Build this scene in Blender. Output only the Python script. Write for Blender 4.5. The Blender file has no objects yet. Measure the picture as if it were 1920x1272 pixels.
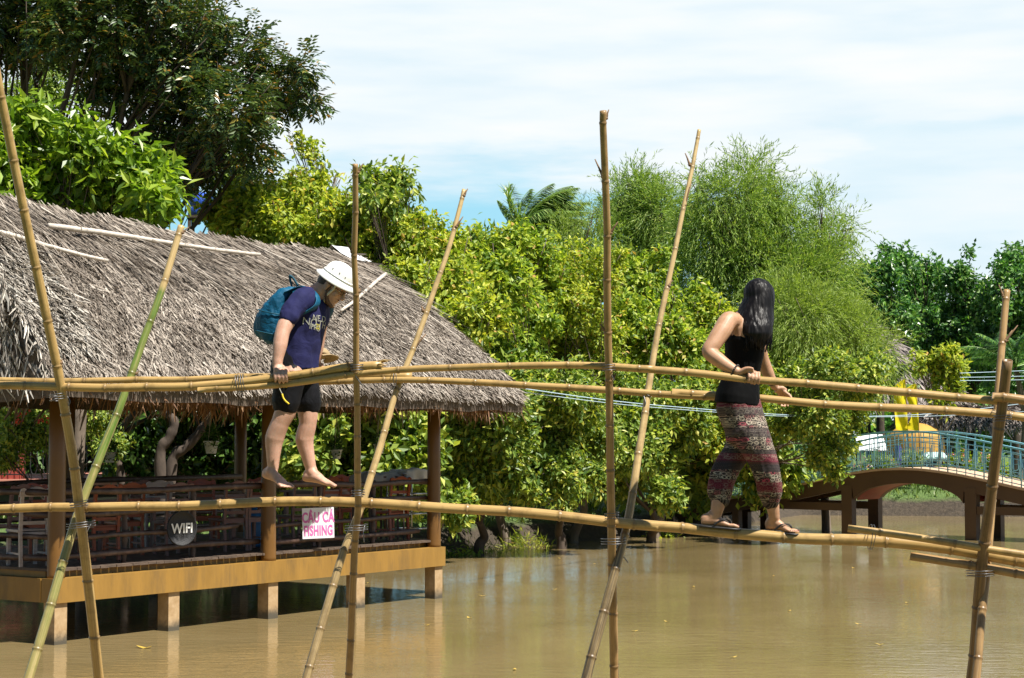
import bpy, bmesh, math, random
import numpy as np
from mathutils import Vector, Matrix, noise as mnoise

scene = bpy.context.scene
COL = scene.collection
PI = math.pi
V3 = Vector

# ------------------------------------------------------------------ camera
W, H, F = 1920.0, 1272.0, 3400.0
CAM_H = 2.58
HORIZON = 818.0
PITCH = math.atan((HORIZON - H / 2) / F)
cam_data = bpy.data.cameras.new('camera')
cam_data.sensor_fit = 'HORIZONTAL'
cam_data.sensor_width = 36.0
cam_data.lens = F / W * 36.0
cam_data.clip_start = 0.1
cam_data.clip_end = 3000.0
cam = bpy.data.objects.new('camera', cam_data)
cam.location = (0, 0, CAM_H)
cam.rotation_euler = (PI / 2 + PITCH, 0, 0)
COL.objects.link(cam)
scene.camera = cam
_fw = V3((0, math.cos(PITCH), math.sin(PITCH)))
_up = V3((0, -math.sin(PITCH), math.cos(PITCH)))


def ray(px, py):
    return V3((1, 0, 0)) * ((px - W / 2) / F) + _up * ((H / 2 - py) / F) + _fw


def at(px, py, Y):
    """the real place seen at a photograph pixel at depth Y"""
    d = ray(px, py)
    return V3((0, 0, CAM_H)) + d * (Y / d.y)


def on_level(px, py, z):
    d = ray(px, py)
    return V3((0, 0, CAM_H)) + d * ((z - CAM_H) / d.z)


# ------------------------------------------------------------------ objects
ORIG = {}


def tag(o, label=None, cat=None, group=None, kind=None):
    if label: o['label'] = label
    if cat: o['category'] = cat
    if group: o['group'] = group
    if kind: o['kind'] = kind
    return o


def thing(name, loc, label, cat, group=None):
    o = bpy.data.objects.new(name, None)
    o.empty_display_size = 0.1
    o.location = loc
    COL.objects.link(o)
    ORIG[o.name] = V3(loc)
    return tag(o, label, cat, group)


def _origin(parent):
    return ORIG.get(parent.name, V3((0, 0, 0)))


def link_mesh(name, me, mat, parent=None, base=None):
    o = bpy.data.objects.new(name, me)
    if mat is not None:
        for m in (mat if isinstance(mat, (list, tuple)) else [mat]):
            me.materials.append(m)
    COL.objects.link(o)
    if parent is not None:
        og = _origin(parent)
        me.transform(Matrix.Translation(-og))
        o.parent = parent
        ORIG[o.name] = og
    else:
        b = V3(base) if base is not None else V3((0, 0, 0))
        me.transform(Matrix.Translation(-b))
        o.location = b
        ORIG[o.name] = b
    return o


class MB:
    """collects shapes, then becomes one mesh"""

    def __init__(self):
        self.v = []; self.f = []; self.mi = []; self.uv = []; self.at = {}

    def add(self, vs, fs, mi=0, uvs=None):
        n = len(self.v)
        self.v.extend([tuple(p) for p in vs])
        self.uv.extend(uvs if uvs is not None else [(p[0], p[1]) for p in vs])
        self.f.extend([tuple(i + n for i in f) for f in fs])
        self.mi.extend([mi] * len(fs))
        return self

    def box(self, c, size, ax=None, ay=None, az=None, mi=0):
        c = V3(c)
        ax = V3(ax).normalized() if ax is not None else V3((1, 0, 0))
        az = V3(az).normalized() if az is not None else V3((0, 0, 1))
        ay = V3(ay).normalized() if ay is not None else az.cross(ax).normalized()
        vs = []
        for i in (-.5, .5):
            for j in (-.5, .5):
                for k in (-.5, .5):
                    vs.append(c + ax * size[0] * i + ay * size[1] * j + az * size[2] * k)
        fs = [(0, 1, 3, 2), (4, 6, 7, 5), (0, 4, 5, 1), (2, 3, 7, 6), (0, 2, 6, 4), (1, 5, 7, 3)]
        return self.add(vs, fs, mi)

    def loft(self, rings, closed=False, cap=True, mi=0):
        n = len(rings[0]); vs = []; fs = []; uvs = []
        L = 0.0
        prev = None
        for r in rings:
            cc = sum((V3(p) for p in r), V3()) / n
            if prev is not None: L += (cc - prev).length
            prev = cc
            for i, p in enumerate(r):
                vs.append(p); uvs.append((i / n, L))
        m = len(rings)
        for k in range(m - 1 if not closed else m):
            k2 = (k + 1) % m
            for i in range(n):
                j = (i + 1) % n
                fs.append((k * n + i, k * n + j, k2 * n + j, k2 * n + i))
        if cap and not closed:
            fs.append(tuple(reversed(range(n))))
            fs.append(tuple((m - 1) * n + i for i in range(n)))
        return self.add(vs, fs, mi, uvs)

    def tube(self, pts, rad, seg=8, mi=0, cap=True, closed=False):
        pts = [V3(p) for p in pts]
        if not hasattr(rad, '__len__'): rad = [rad] * len(pts)
        rings = []
        side = None
        for i, p in enumerate(pts):
            a = pts[max(i - 1, 0)]; b = pts[min(i + 1, len(pts) - 1)]
            if closed: a = pts[i - 1]; b = pts[(i + 1) % len(pts)]
            t = (b - a)
            t = t.normalized() if t.length > 1e-9 else V3((0, 0, 1))
            if side is None:
                ref = V3((0, 1, 0)) if abs(t.y) < .9 else V3((1, 0, 0))
                side = t.cross(ref).normalized()
            side = (side - t * side.dot(t))
            side = side.normalized() if side.length > 1e-6 else t.orthogonal().normalized()
            o = t.cross(side)
            rings.append([p + side * math.cos(2 * PI * k / seg) * rad[i] + o * math.sin(2 * PI * k / seg) * rad[i] for k in range(seg)])
        return self.loft(rings, closed=closed, cap=cap, mi=mi)

    def ell(self, c, ax, ay, az, seg=16, rg=10, mi=0):
        """ellipsoid with half-axis vectors"""
        c = V3(c); ax = V3(ax); ay = V3(ay); az = V3(az)
        vs = [c - az]; fs = []
        for j in range(1, rg):
            th = PI * j / rg - PI / 2
            for i in range(seg):
                ph = 2 * PI * i / seg
                vs.append(c + ax * math.cos(th) * math.cos(ph) + ay * math.cos(th) * math.sin(ph) + az * math.sin(th))
        vs.append(c + az)
        for i in range(seg):
            fs.append((0, 1 + (i + 1) % seg, 1 + i))
        for j in range(rg - 2):
            for i in range(seg):
                a = 1 + j * seg + i; b = 1 + j * seg + (i + 1) % seg
                fs.append((a, b, b + seg, a + seg))
        top = len(vs) - 1; k = 1 + (rg - 2) * seg
        for i in range(seg):
            fs.append((k + i, k + (i + 1) % seg, top))
        return self.add(vs, fs, mi)

    def lathe(self, c, prof, seg=20, ax=None, mi=0, cap=False):
        c = V3(c); ax = V3(ax).normalized() if ax is not None else V3((0, 0, 1))
        s = ax.orthogonal().normalized(); o = ax.cross(s)
        rings = [[c + ax * z + (s * math.cos(2 * PI * i / seg) + o * math.sin(2 * PI * i / seg)) * r for i in range(seg)] for r, z in prof]
        return self.loft(rings, cap=cap, mi=mi)

    def mesh(self, name, smooth=True):
        me = bpy.data.meshes.new(name)
        me.from_pydata(self.v, [], self.f)
        if self.mi and max(self.mi) > 0:
            me.polygons.foreach_set('material_index', self.mi)
        uvl = me.uv_layers.new(name='UVMap')
        idx = np.empty(len(me.loops), np.int32); me.loops.foreach_get('vertex_index', idx)
        uv = np.array(self.uv, np.float32)[idx]
        uvl.data.foreach_set('uv', uv.ravel())
        for k, a in self.at.items():
            at_ = me.attributes.new(k, 'FLOAT', 'POINT'); at_.data.foreach_set('value', np.array(a, np.float32))
        me.polygons.foreach_set('use_smooth', [smooth] * len(me.polygons))
        me.update()
        return me

    def build(self, name, mat, parent=None, smooth=True, base=None, auto=None):
        me = self.mesh(name, smooth)
        if auto is not None:
            me.polygons.foreach_set('use_smooth', [True] * len(me.polygons))
            try: me.set_sharp_from_angle(angle=math.radians(auto))
            except Exception: pass
        return link_mesh(name, me, mat, parent, base)


def fast_mesh(name, verts, quads, smooth=False):
    """verts (n,3) array, quads (m,4) array"""
    me = bpy.data.meshes.new(name)
    verts = np.ascontiguousarray(verts, np.float32); quads = np.ascontiguousarray(quads, np.int32)
    k = quads.shape[1]
    me.vertices.add(len(verts)); me.vertices.foreach_set('co', verts.ravel())
    me.loops.add(quads.size); me.loops.foreach_set('vertex_index', quads.ravel())
    me.polygons.add(len(quads))
    me.polygons.foreach_set('loop_start', np.arange(0, quads.size, k, dtype=np.int32))
    try: me.polygons.foreach_set('loop_total', np.full(len(quads), k, np.int32))
    except Exception: pass
    me.polygons.foreach_set('use_smooth', np.full(len(quads), smooth, dtype=bool))
    me.update(calc_edges=True)
    return me


def catmull(pts, n=12):
    pts = [V3(p) for p in pts]
    if len(pts) == 2:
        return [pts[0].lerp(pts[1], i / n) for i in range(n + 1)]
    P = [pts[0] * 2 - pts[1]] + pts + [pts[-1] * 2 - pts[-2]]
    out = []
    for i in range(1, len(P) - 2):
        a, b, c, d = P[i - 1], P[i], P[i + 1], P[i + 2]
        for k in range(n):
            t = k / n
            out.append(.5 * ((2 * b) + (c - a) * t + (2 * a - 5 * b + 4 * c - d) * t * t + (3 * b - a - 3 * c + d) * t ** 3))
    out.append(pts[-1])
    return out


def interp(xs, ys, x):
    return float(np.interp(x, xs, ys))


def remesh(mb, voxel, smooth_it=4, name='m', disp=None):
    """one continuous surface round everything in mb"""
    me = mb.mesh(name)
    o = bpy.data.objects.new('tmp', me); COL.objects.link(o)
    m = o.modifiers.new('r', 'REMESH'); m.mode = 'VOXEL'; m.voxel_size = voxel; m.use_smooth_shade = True
    if smooth_it:
        s = o.modifiers.new('s', 'SMOOTH'); s.factor = .5; s.iterations = smooth_it
    dg = bpy.context.evaluated_depsgraph_get()
    dg.update()
    out = bpy.data.meshes.new_from_object(o.evaluated_get(dg))
    bpy.data.objects.remove(o); bpy.data.meshes.remove(me)
    if disp is not None:
        n = len(out.vertices)
        co = np.empty(n * 3, np.float32); out.vertices.foreach_get('co', co); co = co.reshape(-1, 3)
        no = np.empty(n * 3, np.float32); out.vertices.foreach_get('normal', no); no = no.reshape(-1, 3)
        d = np.array([disp(V3(c)) for c in co], np.float32)
        out.vertices.foreach_set('co', (co + no * d[:, None]).ravel())
    out.polygons.foreach_set('use_smooth', [True] * len(out.polygons))
    out.update()
    out.name = name
    return out


# ------------------------------------------------------------------ materials
class NT:
    def __init__(self, mat_or_world):
        mat_or_world.use_nodes = True
        self.t = mat_or_world.node_tree
        self.t.nodes.clear()

    def n(self, typ, **kw):
        nd = self.t.nodes.new(typ)
        for k, v in kw.items():
            if k in ('inp',): continue
            setattr(nd, k, v)
        for k, v in kw.get('inp', {}).items():
            if isinstance(v, tuple) and len(v) == 2 and hasattr(v[0], 'outputs'):
                self.t.links.new(v[0].outputs[v[1]], nd.inputs[k])
            elif hasattr(v, 'outputs'):
                self.t.links.new(v.outputs[0], nd.inputs[k])
            else:
                nd.inputs[k].default_value = v
        return nd

    def ramp(self, fac, stops, interp='LINEAR'):
        nd = self.t.nodes.new('ShaderNodeValToRGB')
        cr = nd.color_ramp; cr.interpolation = interp
        while len(cr.elements) < len(stops): cr.elements.new(.5)
        for e, (p, c) in zip(cr.elements, stops):
            e.position = p; e.color = (c[0], c[1], c[2], 1)
        if hasattr(fac, 'outputs'): self.t.links.new(fac.outputs[0], nd.inputs[0])
        else: self.t.links.new(fac[0].outputs[fac[1]], nd.inputs[0])
        return nd

    def math(self, op, a, b=0.0, c=None):
        nd = self.t.nodes.new('ShaderNodeMath'); nd.operation = op
        for i, v in enumerate((a, b) if c is None else (a, b, c)):
            if hasattr(v, 'outputs'): self.t.links.new(v.outputs[0], nd.inputs[i])
            elif isinstance(v, tuple): self.t.links.new(v[0].outputs[v[1]], nd.inputs[i])
            else: nd.inputs[i].default_value = v
        return nd

    def mix(self, fac, a, b, blend='MIX'):
        nd = self.t.nodes.new('ShaderNodeMix'); nd.data_type = 'RGBA'; nd.blend_type = blend
        for s, v in ((0, fac), (6, a), (7, b)):
            if hasattr(v, 'outputs'): self.t.links.new(v.outputs[0], nd.inputs[s])
            elif isinstance(v, tuple) and len(v) == 2 and hasattr(v[0], 'outputs'): self.t.links.new(v[0].outputs[v[1]], nd.inputs[s])
            elif isinstance(v, tuple): nd.inputs[s].default_value = (*v[:3], 1)
            else: nd.inputs[s].default_value = v
        return nd

    def link(self, a, ao, b, bi):
        self.t.links.new(a.outputs[ao], b.inputs[bi])


def mixout(nd): return (nd, 2)


def new_mat(name):
    m = bpy.data.materials.new(name)
    return m, NT(m)


def finish(nt, bsdf):
    out = nt.n('ShaderNodeOutputMaterial')
    nt.link(bsdf, 0, out, 0)


def simple(name, col, rough=.6, var=.25, scale=8.0, bump=.0, bscale=40.0, metal=0.0, spec=.5, stretch=(1, 1, 1), dirt=None, dirtscale=3.0, dirtamt=.5, sheen=0.0):
    """principled with noise variation in object space"""
    m, t = new_mat(name)
    tc = t.n('ShaderNodeTexCoord')
    mp = t.n('ShaderNodeMapping', inp={'Vector': (tc, 3), 'Scale': stretch})
    nz = t.n('ShaderNodeTexNoise', inp={'Vector': mp, 'Scale': scale, 'Detail': 6.0, 'Roughness': .65})
    a = tuple(c * (1 - var) for c in col); b = tuple(min(1, c * (1 + var)) for c in col)
    rp = t.ramp(nz, [(.3, a), (.7, b)])
    src = (rp, 0)
    if dirt is not None:
        n2 = t.n('ShaderNodeTexNoise', inp={'Vector': mp, 'Scale': dirtscale, 'Detail': 8.0, 'Roughness': .7})
        r2 = t.ramp(n2, [(.5, (0, 0, 0)), (.72, (dirtamt,) * 3)])
        mx = t.mix((r2, 0), src, dirt)
        src = (mx, 2)
    p = t.n('ShaderNodeBsdfPrincipled', inp={'Base Color': src, 'Roughness': rough, 'Metallic': metal, 'Specular IOR Level': spec})
    if sheen: p.inputs['Sheen Weight'].default_value = sheen
    if bump:
        n3 = t.n('ShaderNodeTexNoise', inp={'Vector': mp, 'Scale': bscale, 'Detail': 5.0})
        bp = t.n('ShaderNodeBump', inp={'Height': n3, 'Strength': bump, 'Distance': .01})
        t.link(bp, 0, p, 'Normal')
    finish(t, p)
    return m


def leaf_mat(name, cols, trans=.35, rough=.4, spec=.5, tint=(1.25, 1.3, .55)):
    """cols: list of (pos, colour) picked per leaf"""
    m, t = new_mat(name)
    g = t.n('ShaderNodeNewGeometry')
    rp = t.ramp((g, 'Random Per Island'), cols)
    p = t.n('ShaderNodeBsdfPrincipled', inp={'Base Color': (rp, 0), 'Roughness': rough, 'Specular IOR Level': spec})
    mx = t.mix(1.0, (rp, 0), tint, 'MULTIPLY')
    tr = t.n('ShaderNodeBsdfTranslucent', inp={'Color': (mx, 2)})
    ms = t.n('ShaderNodeMixShader', inp={0: trans, 1: p, 2: tr})
    finish(t, ms)
    return m
# ------------------------------------------------------------------ light
SUN_DIR = V3((0.42, -0.30, 0.86)).normalized()     # towards the sun
elev = math.asin(SUN_DIR.z)
azim = math.atan2(SUN_DIR.x, SUN_DIR.y)
sd = bpy.data.lights.new('sun', 'SUN'); sd.energy = 5.0; sd.angle = math.radians(.5); sd.color = (1, .95, .86)
so = bpy.data.objects.new('sun', sd); COL.objects.link(so)
so.rotation_euler = SUN_DIR.to_track_quat('Z', 'Y').to_euler()
so.location = (10, 0, 30)

world = bpy.data.worlds.new('World'); scene.world = world
t = NT(world)
sky = t.n('ShaderNodeTexSky'); sky.sky_type = 'NISHITA'; sky.sun_disc = False
sky.sun_elevation = elev; sky.sun_rotation = azim
sky.air_density = 1.0; sky.dust_density = .6; sky.ozone_density = 1.5
tc = t.n('ShaderNodeTexCoord')
sx = t.n('ShaderNodeSeparateXYZ', inp={0: (tc, 0)})
# clouds: soft layered noise, stretched along the horizon
mp = t.n('ShaderNodeMapping', inp={'Vector': (tc, 0), 'Scale': (3.2, 3.2, 17.0), 'Location': (.37, .2, .15)})
c1 = t.n('ShaderNodeTexNoise', inp={'Vector': mp, 'Scale': 1.6, 'Detail': 7.0, 'Roughness': .55})
mp2 = t.n('ShaderNodeMapping', inp={'Vector': (tc, 0), 'Scale': (4, 4, 26.0), 'Location': (1.7, .6, .4), 'Rotation': (0, .05, 0)})
c2 = t.n('ShaderNodeTexNoise', inp={'Vector': mp2, 'Scale': 2.0, 'Detail': 6.0, 'Roughness': .5})
# height of the cloud foot above the horizon: clear band low down
h0 = t.math('MULTIPLY', (c1, 0), .10)
h1 = t.math('SUBTRACT', (sx, 2), h0)
h1b = t.math('MULTIPLY_ADD', (c2, 0), .05, h1)
cover = t.n('ShaderNodeMapRange', interpolation_type='SMOOTHSTEP', inp={'Value': h1b, 'From Min': .098, 'From Max': .136, 'To Min': .0, 'To Max': 1.0})
# a second thin sheet to the right, nearer the horizon
lo = t.n('ShaderNodeMapRange', interpolation_type='SMOOTHSTEP', inp={'Value': (sx, 0), 'From Min': .06, 'From Max': .18, 'To Min': 0.0, 'To Max': .85})
cv0 = t.math('MAXIMUM', cover, lo)
top = t.n('ShaderNodeMapRange', interpolation_type='SMOOTHSTEP', inp={'Value': (sx, 2), 'From Min': .27, 'From Max': .50, 'To Min': 1.0, 'To Max': .10})
ahead = t.n('ShaderNodeMapRange', interpolation_type='SMOOTHSTEP', inp={'Value': (sx, 1), 'From Min': -.25, 'From Max': .45, 'To Min': .12, 'To Max': 1.0})
cv = t.math('MULTIPLY', t.math('MULTIPLY', cv0, top), ahead)
shade = t.ramp((c2, 0), [(.30, (8.0, 9.4, 10.2)), (.5, (9.3, 10.1, 10.5)), (.68, (10.2, 10.4, 10.5))])
tint = t.mix(1.0, (sky, 0), (.36, .52, .66), 'MULTIPLY')
lowf = t.math('MULTIPLY', top, ahead)
low = t.mix(lowf, (tint, 2), (4.1, 8.0, 9.9))
mx = t.mix(cv, (low, 2), (shade, 0))
bg = t.n('ShaderNodeBackground', inp={'Color': (mx, 2), 'Strength': .05})
wo = t.n('ShaderNodeOutputWorld'); t.link(bg, 0, wo, 0)

scene.view_settings.view_transform = 'Standard'
scene.view_settings.look = 'None'
scene.view_settings.exposure = 0.95
scene.view_settings.gamma = 1.0
scene.render.engine = 'CYCLES'
scene.cycles.max_bounces = 7
scene.cycles.diffuse_bounces = 3
scene.cycles.glossy_bounces = 3
scene.cycles.transmission_bounces = 5
scene.cycles.use_adaptive_sampling = True
scene.cycles.use_denoising = True
scene.cycles.caustics_reflective = False
scene.cycles.caustics_refractive = False
# ------------------------------------------------------------------ pond, banks, ground
POND = np.array([(-40, 8.5), (40, 8.0), (44, 40), (40, 55), (22, 57.5), (15, 58.6), (9.5, 59.5), (6.3, 53), (4.6, 50), (3.6, 47.5), (1.6, 44.5), (-.6, 41.6), (-2.0, 39.2), (-4.2, 36.2), (-9, 34.5), (-20, 31), (-40, 28)], float)


def pond_sd(P):
    """signed distance to the pond outline, negative inside"""
    n = len(POND); d = np.full(len(P), 1e9); inside = np.zeros(len(P), bool)
    for i in range(n):
        a = POND[i]; b = POND[(i + 1) % n]
        e = b - a; w = P - a
        h = np.clip((w @ e) / (e @ e), 0, 1)
        d = np.minimum(d, np.linalg.norm(w - h[:, None] * e, axis=1))
        c = ((a[1] > P[:, 1]) != (b[1] > P[:, 1])) & (P[:, 0] < (b[0] - a[0]) * (P[:, 1] - a[1]) / (b[1] - a[1] + 1e-12) + a[0])
        inside ^= c
    return np.where(inside, -d, d)


def bank_z(x, y, sdv):
    nz = mnoise.noise(V3((x * .45, y * .45, 0))) * .5 + mnoise.noise(V3((x * 1.7, y * 1.7, 3))) * .22
    s = sdv + nz * .35
    z = np.interp(s, [-6, -1.0, -.1, .0, .25, .7, 2.0, 8, 40], [-1.2, -.6, -.12, 0.0, .42, .66, .82, 1.0, 1.1])
    z += nz * .10 * np.interp(s, [-.2, .1, 3], [0, 1, .6])
    return z


xs = np.unique(np.concatenate([np.arange(-60, -22, 2.5), np.arange(-22, 26, .3), np.arange(26, 60, 2.0), [-2500, -1200, -500, -250, -130, -85, 70, 85, 130, 250, 500, 1200, 2500]]))
ys = np.unique(np.concatenate([np.arange(-10, 30, 1.5), np.arange(30, 66, .3), np.arange(66, 110, 3.0), [-400, -100, -40, 130, 170, 250, 400, 800, 1500, 2500]]))
GX, GY = np.meshgrid(xs, ys)
PP = np.stack([GX.ravel(), GY.ravel()], 1)
SDV = pond_sd(PP)
GZ = np.array([bank_z(x, y, s) for (x, y), s in zip(PP, SDV)])
nx, ny = len(xs), len(ys)
ii = np.arange(nx * ny).reshape(ny, nx)
quads = np.stack([ii[:-1, :-1].ravel(), ii[:-1, 1:].ravel(), ii[1:, 1:].ravel(), ii[1:, :-1].ravel()], 1)
m, t = new_mat('ground_mud_and_grass')
tc = t.n('ShaderNodeTexCoord')
sx = t.n('ShaderNodeSeparateXYZ', inp={0: (tc, 3)})
n1 = t.n('ShaderNodeTexNoise', inp={'Vector': (tc, 3), 'Scale': 1.3, 'Detail': 8.0, 'Roughness': .7})
n2 = t.n('ShaderNodeTexNoise', inp={'Vector': (tc, 3), 'Scale': 9.0, 'Detail': 8.0, 'Roughness': .75})
mud = t.ramp((n2, 0), [(.3, (.022, .016, .010)), (.7, (.095, .070, .046))])
grs = t.ramp((n2, 0), [(.3, (.04, .075, .015)), (.55, (.10, .17, .035)), (.75, (.20, .24, .07))])
hh = t.math('MULTIPLY_ADD', (n1, 0), .35, (sx, 2))
k = t.n('ShaderNodeMapRange', inp={'Value': hh, 'From Min': .60, 'From Max': .78})
mx = t.mix(k, (mud, 0), (grs, 0))
bp = t.n('ShaderNodeBump', inp={'Height': (n2, 0), 'Strength': .8, 'Distance': .12})
p = t.n('ShaderNodeBsdfPrincipled', inp={'Base Color': (mx, 2), 'Roughness': .85, 'Normal': bp})
finish(t, p)
M_ground = m
g = link_mesh('ground', fast_mesh('ground', np.stack([PP[:, 0], PP[:, 1], GZ], 1), quads, True), M_ground)
tag(g, kind='structure')

# water
m, t = new_mat('muddy_water')
tc = t.n('ShaderNodeTexCoord')
nz = t.n('ShaderNodeTexNoise', inp={'Vector': (tc, 3), 'Scale': .35, 'Detail': 5.0, 'Roughness': .6, 'Distortion': .6})
col = t.ramp((nz, 0), [(.3, (.188, .138, .060)), (.7, (.255, .189, .090))])
mpa = t.n('ShaderNodeMapping', inp={'Vector': (tc, 3), 'Scale': (1.0, 2.6, 1.0), 'Rotation': (0, 0, .18)})
w1 = t.n('ShaderNodeTexNoise', inp={'Vector': mpa, 'Scale': 2.4, 'Detail': 3.0, 'Roughness': .55})
w2 = t.n('ShaderNodeTexNoise', inp={'Vector': mpa, 'Scale': 9.0, 'Detail': 2.0, 'Roughness': .5})
w3 = t.n('ShaderNodeTexNoise', inp={'Vector': (tc, 3), 'Scale': .25, 'Detail': 2.0})
calm = t.n('ShaderNodeMapRange', inp={'Value': (w3, 0), 'From Min': .38, 'From Max': .62, 'To Min': .35, 'To Max': 1.0})
hsum = t.math('MULTIPLY_ADD', (w2, 0), .35, (w1, 0))
hm = t.math('MULTIPLY', hsum, calm)
bp = t.n('ShaderNodeBump', inp={'Height': hm, 'Strength': .30, 'Distance': .035})
p = t.n('ShaderNodeBsdfPrincipled', inp={'Base Color': (col, 0), 'Roughness': .06, 'IOR': 1.33, 'Specular IOR Level': .5, 'Normal': bp})
finish(t, p)
M_water = m
wm = fast_mesh('water', np.array([(-70, 4, 0), (70, 4, 0), (70, 80, 0), (-70, 80, 0)], float), np.array([[0, 1, 2, 3]]))
tag(link_mesh('water', wm, M_water), kind='structure')
# ------------------------------------------------------------------ bamboo footbridge
def bamboo_mat(name, light, dark, rough=.38):
    m, t = new_mat(name)
    uv = t.n('ShaderNodeUVMap')
    ob = t.n('ShaderNodeTexCoord')
    mp = t.n('ShaderNodeMapping', inp={'Vector': (uv, 0), 'Scale': (14.0, 1.6, 1.0)})
    streak = t.n('ShaderNodeTexNoise', inp={'Vector': mp, 'Scale': 1.4, 'Detail': 7.0, 'Roughness': .7})
    blot = t.n('ShaderNodeTexNoise', inp={'Vector': (ob, 3), 'Scale': 7.0, 'Detail': 7.0, 'Roughness': .7})
    base = t.ramp((streak, 0), [(.32, dark), (.62, light)])
    bl = t.ramp((blot, 0), [(.50, (0, 0, 0)), (.72, (.72,) * 3)])
    c1 = t.mix((bl, 0), (base, 0), tuple(c * .45 for c in dark))
    # green, unseasoned lengths of the culm with peeled straw-coloured stripes
    ga = t.n('ShaderNodeAttribute', attribute_name='green')
    gs = t.ramp((streak, 0), [(.45, (1, 1, 1)), (.64, (.45,) * 3)])
    gf = t.math('MULTIPLY', (ga, 2), (gs, 0))
    gcol = t.ramp((blot, 0), [(.3, (.065, .12, .015)), (.7, (.14, .215, .035))])
    c2 = t.mix(gf, (c1, 2), (gcol, 0))
    # black mould streaks
    sa = t.n('ShaderNodeAttribute', attribute_name='stain')
    ss = t.ramp((streak, 0), [(.35, (1, 1, 1)), (.68, (.35,) * 3)])
    sf = t.math('MULTIPLY', (sa, 2), (ss, 0))
    c3 = t.mix(sf, (c2, 2), (.035, .026, .016))
    na = t.n('ShaderNodeAttribute', attribute_name='node')
    c4 = t.mix(t.math('MULTIPLY', (na, 2), .55), (c3, 2), (.10, .055, .022))
    bp = t.n('ShaderNodeBump', inp={'Height': (streak, 0), 'Strength': .25, 'Distance': .004})
    p = t.n('ShaderNodeBsdfPrincipled', inp={'Base Color': (c4, 2), 'Roughness': rough, 'Specular IOR Level': .45, 'Normal': bp})
    finish(t, p)
    return m


M_straw = bamboo_mat('straw_bamboo', (.48, .32, .12), (.30, .18, .06))
M_tan = bamboo_mat('tan_bamboo', (.40, .25, .104), (.24, .135, .05))
M_pale = bamboo_mat('pale_bamboo', (.52, .38, .18), (.36, .235, .095))
M_brown = bamboo_mat('brown_bamboo', (.27, .16, .065), (.12, .065, .026))
M_wire = simple('galvanised_wire', (.16, .16, .165), .4, .2, metal=.7)
M_stub = simple('dry_twig', (.17, .10, .05), .8, .35, scale=30)


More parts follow.
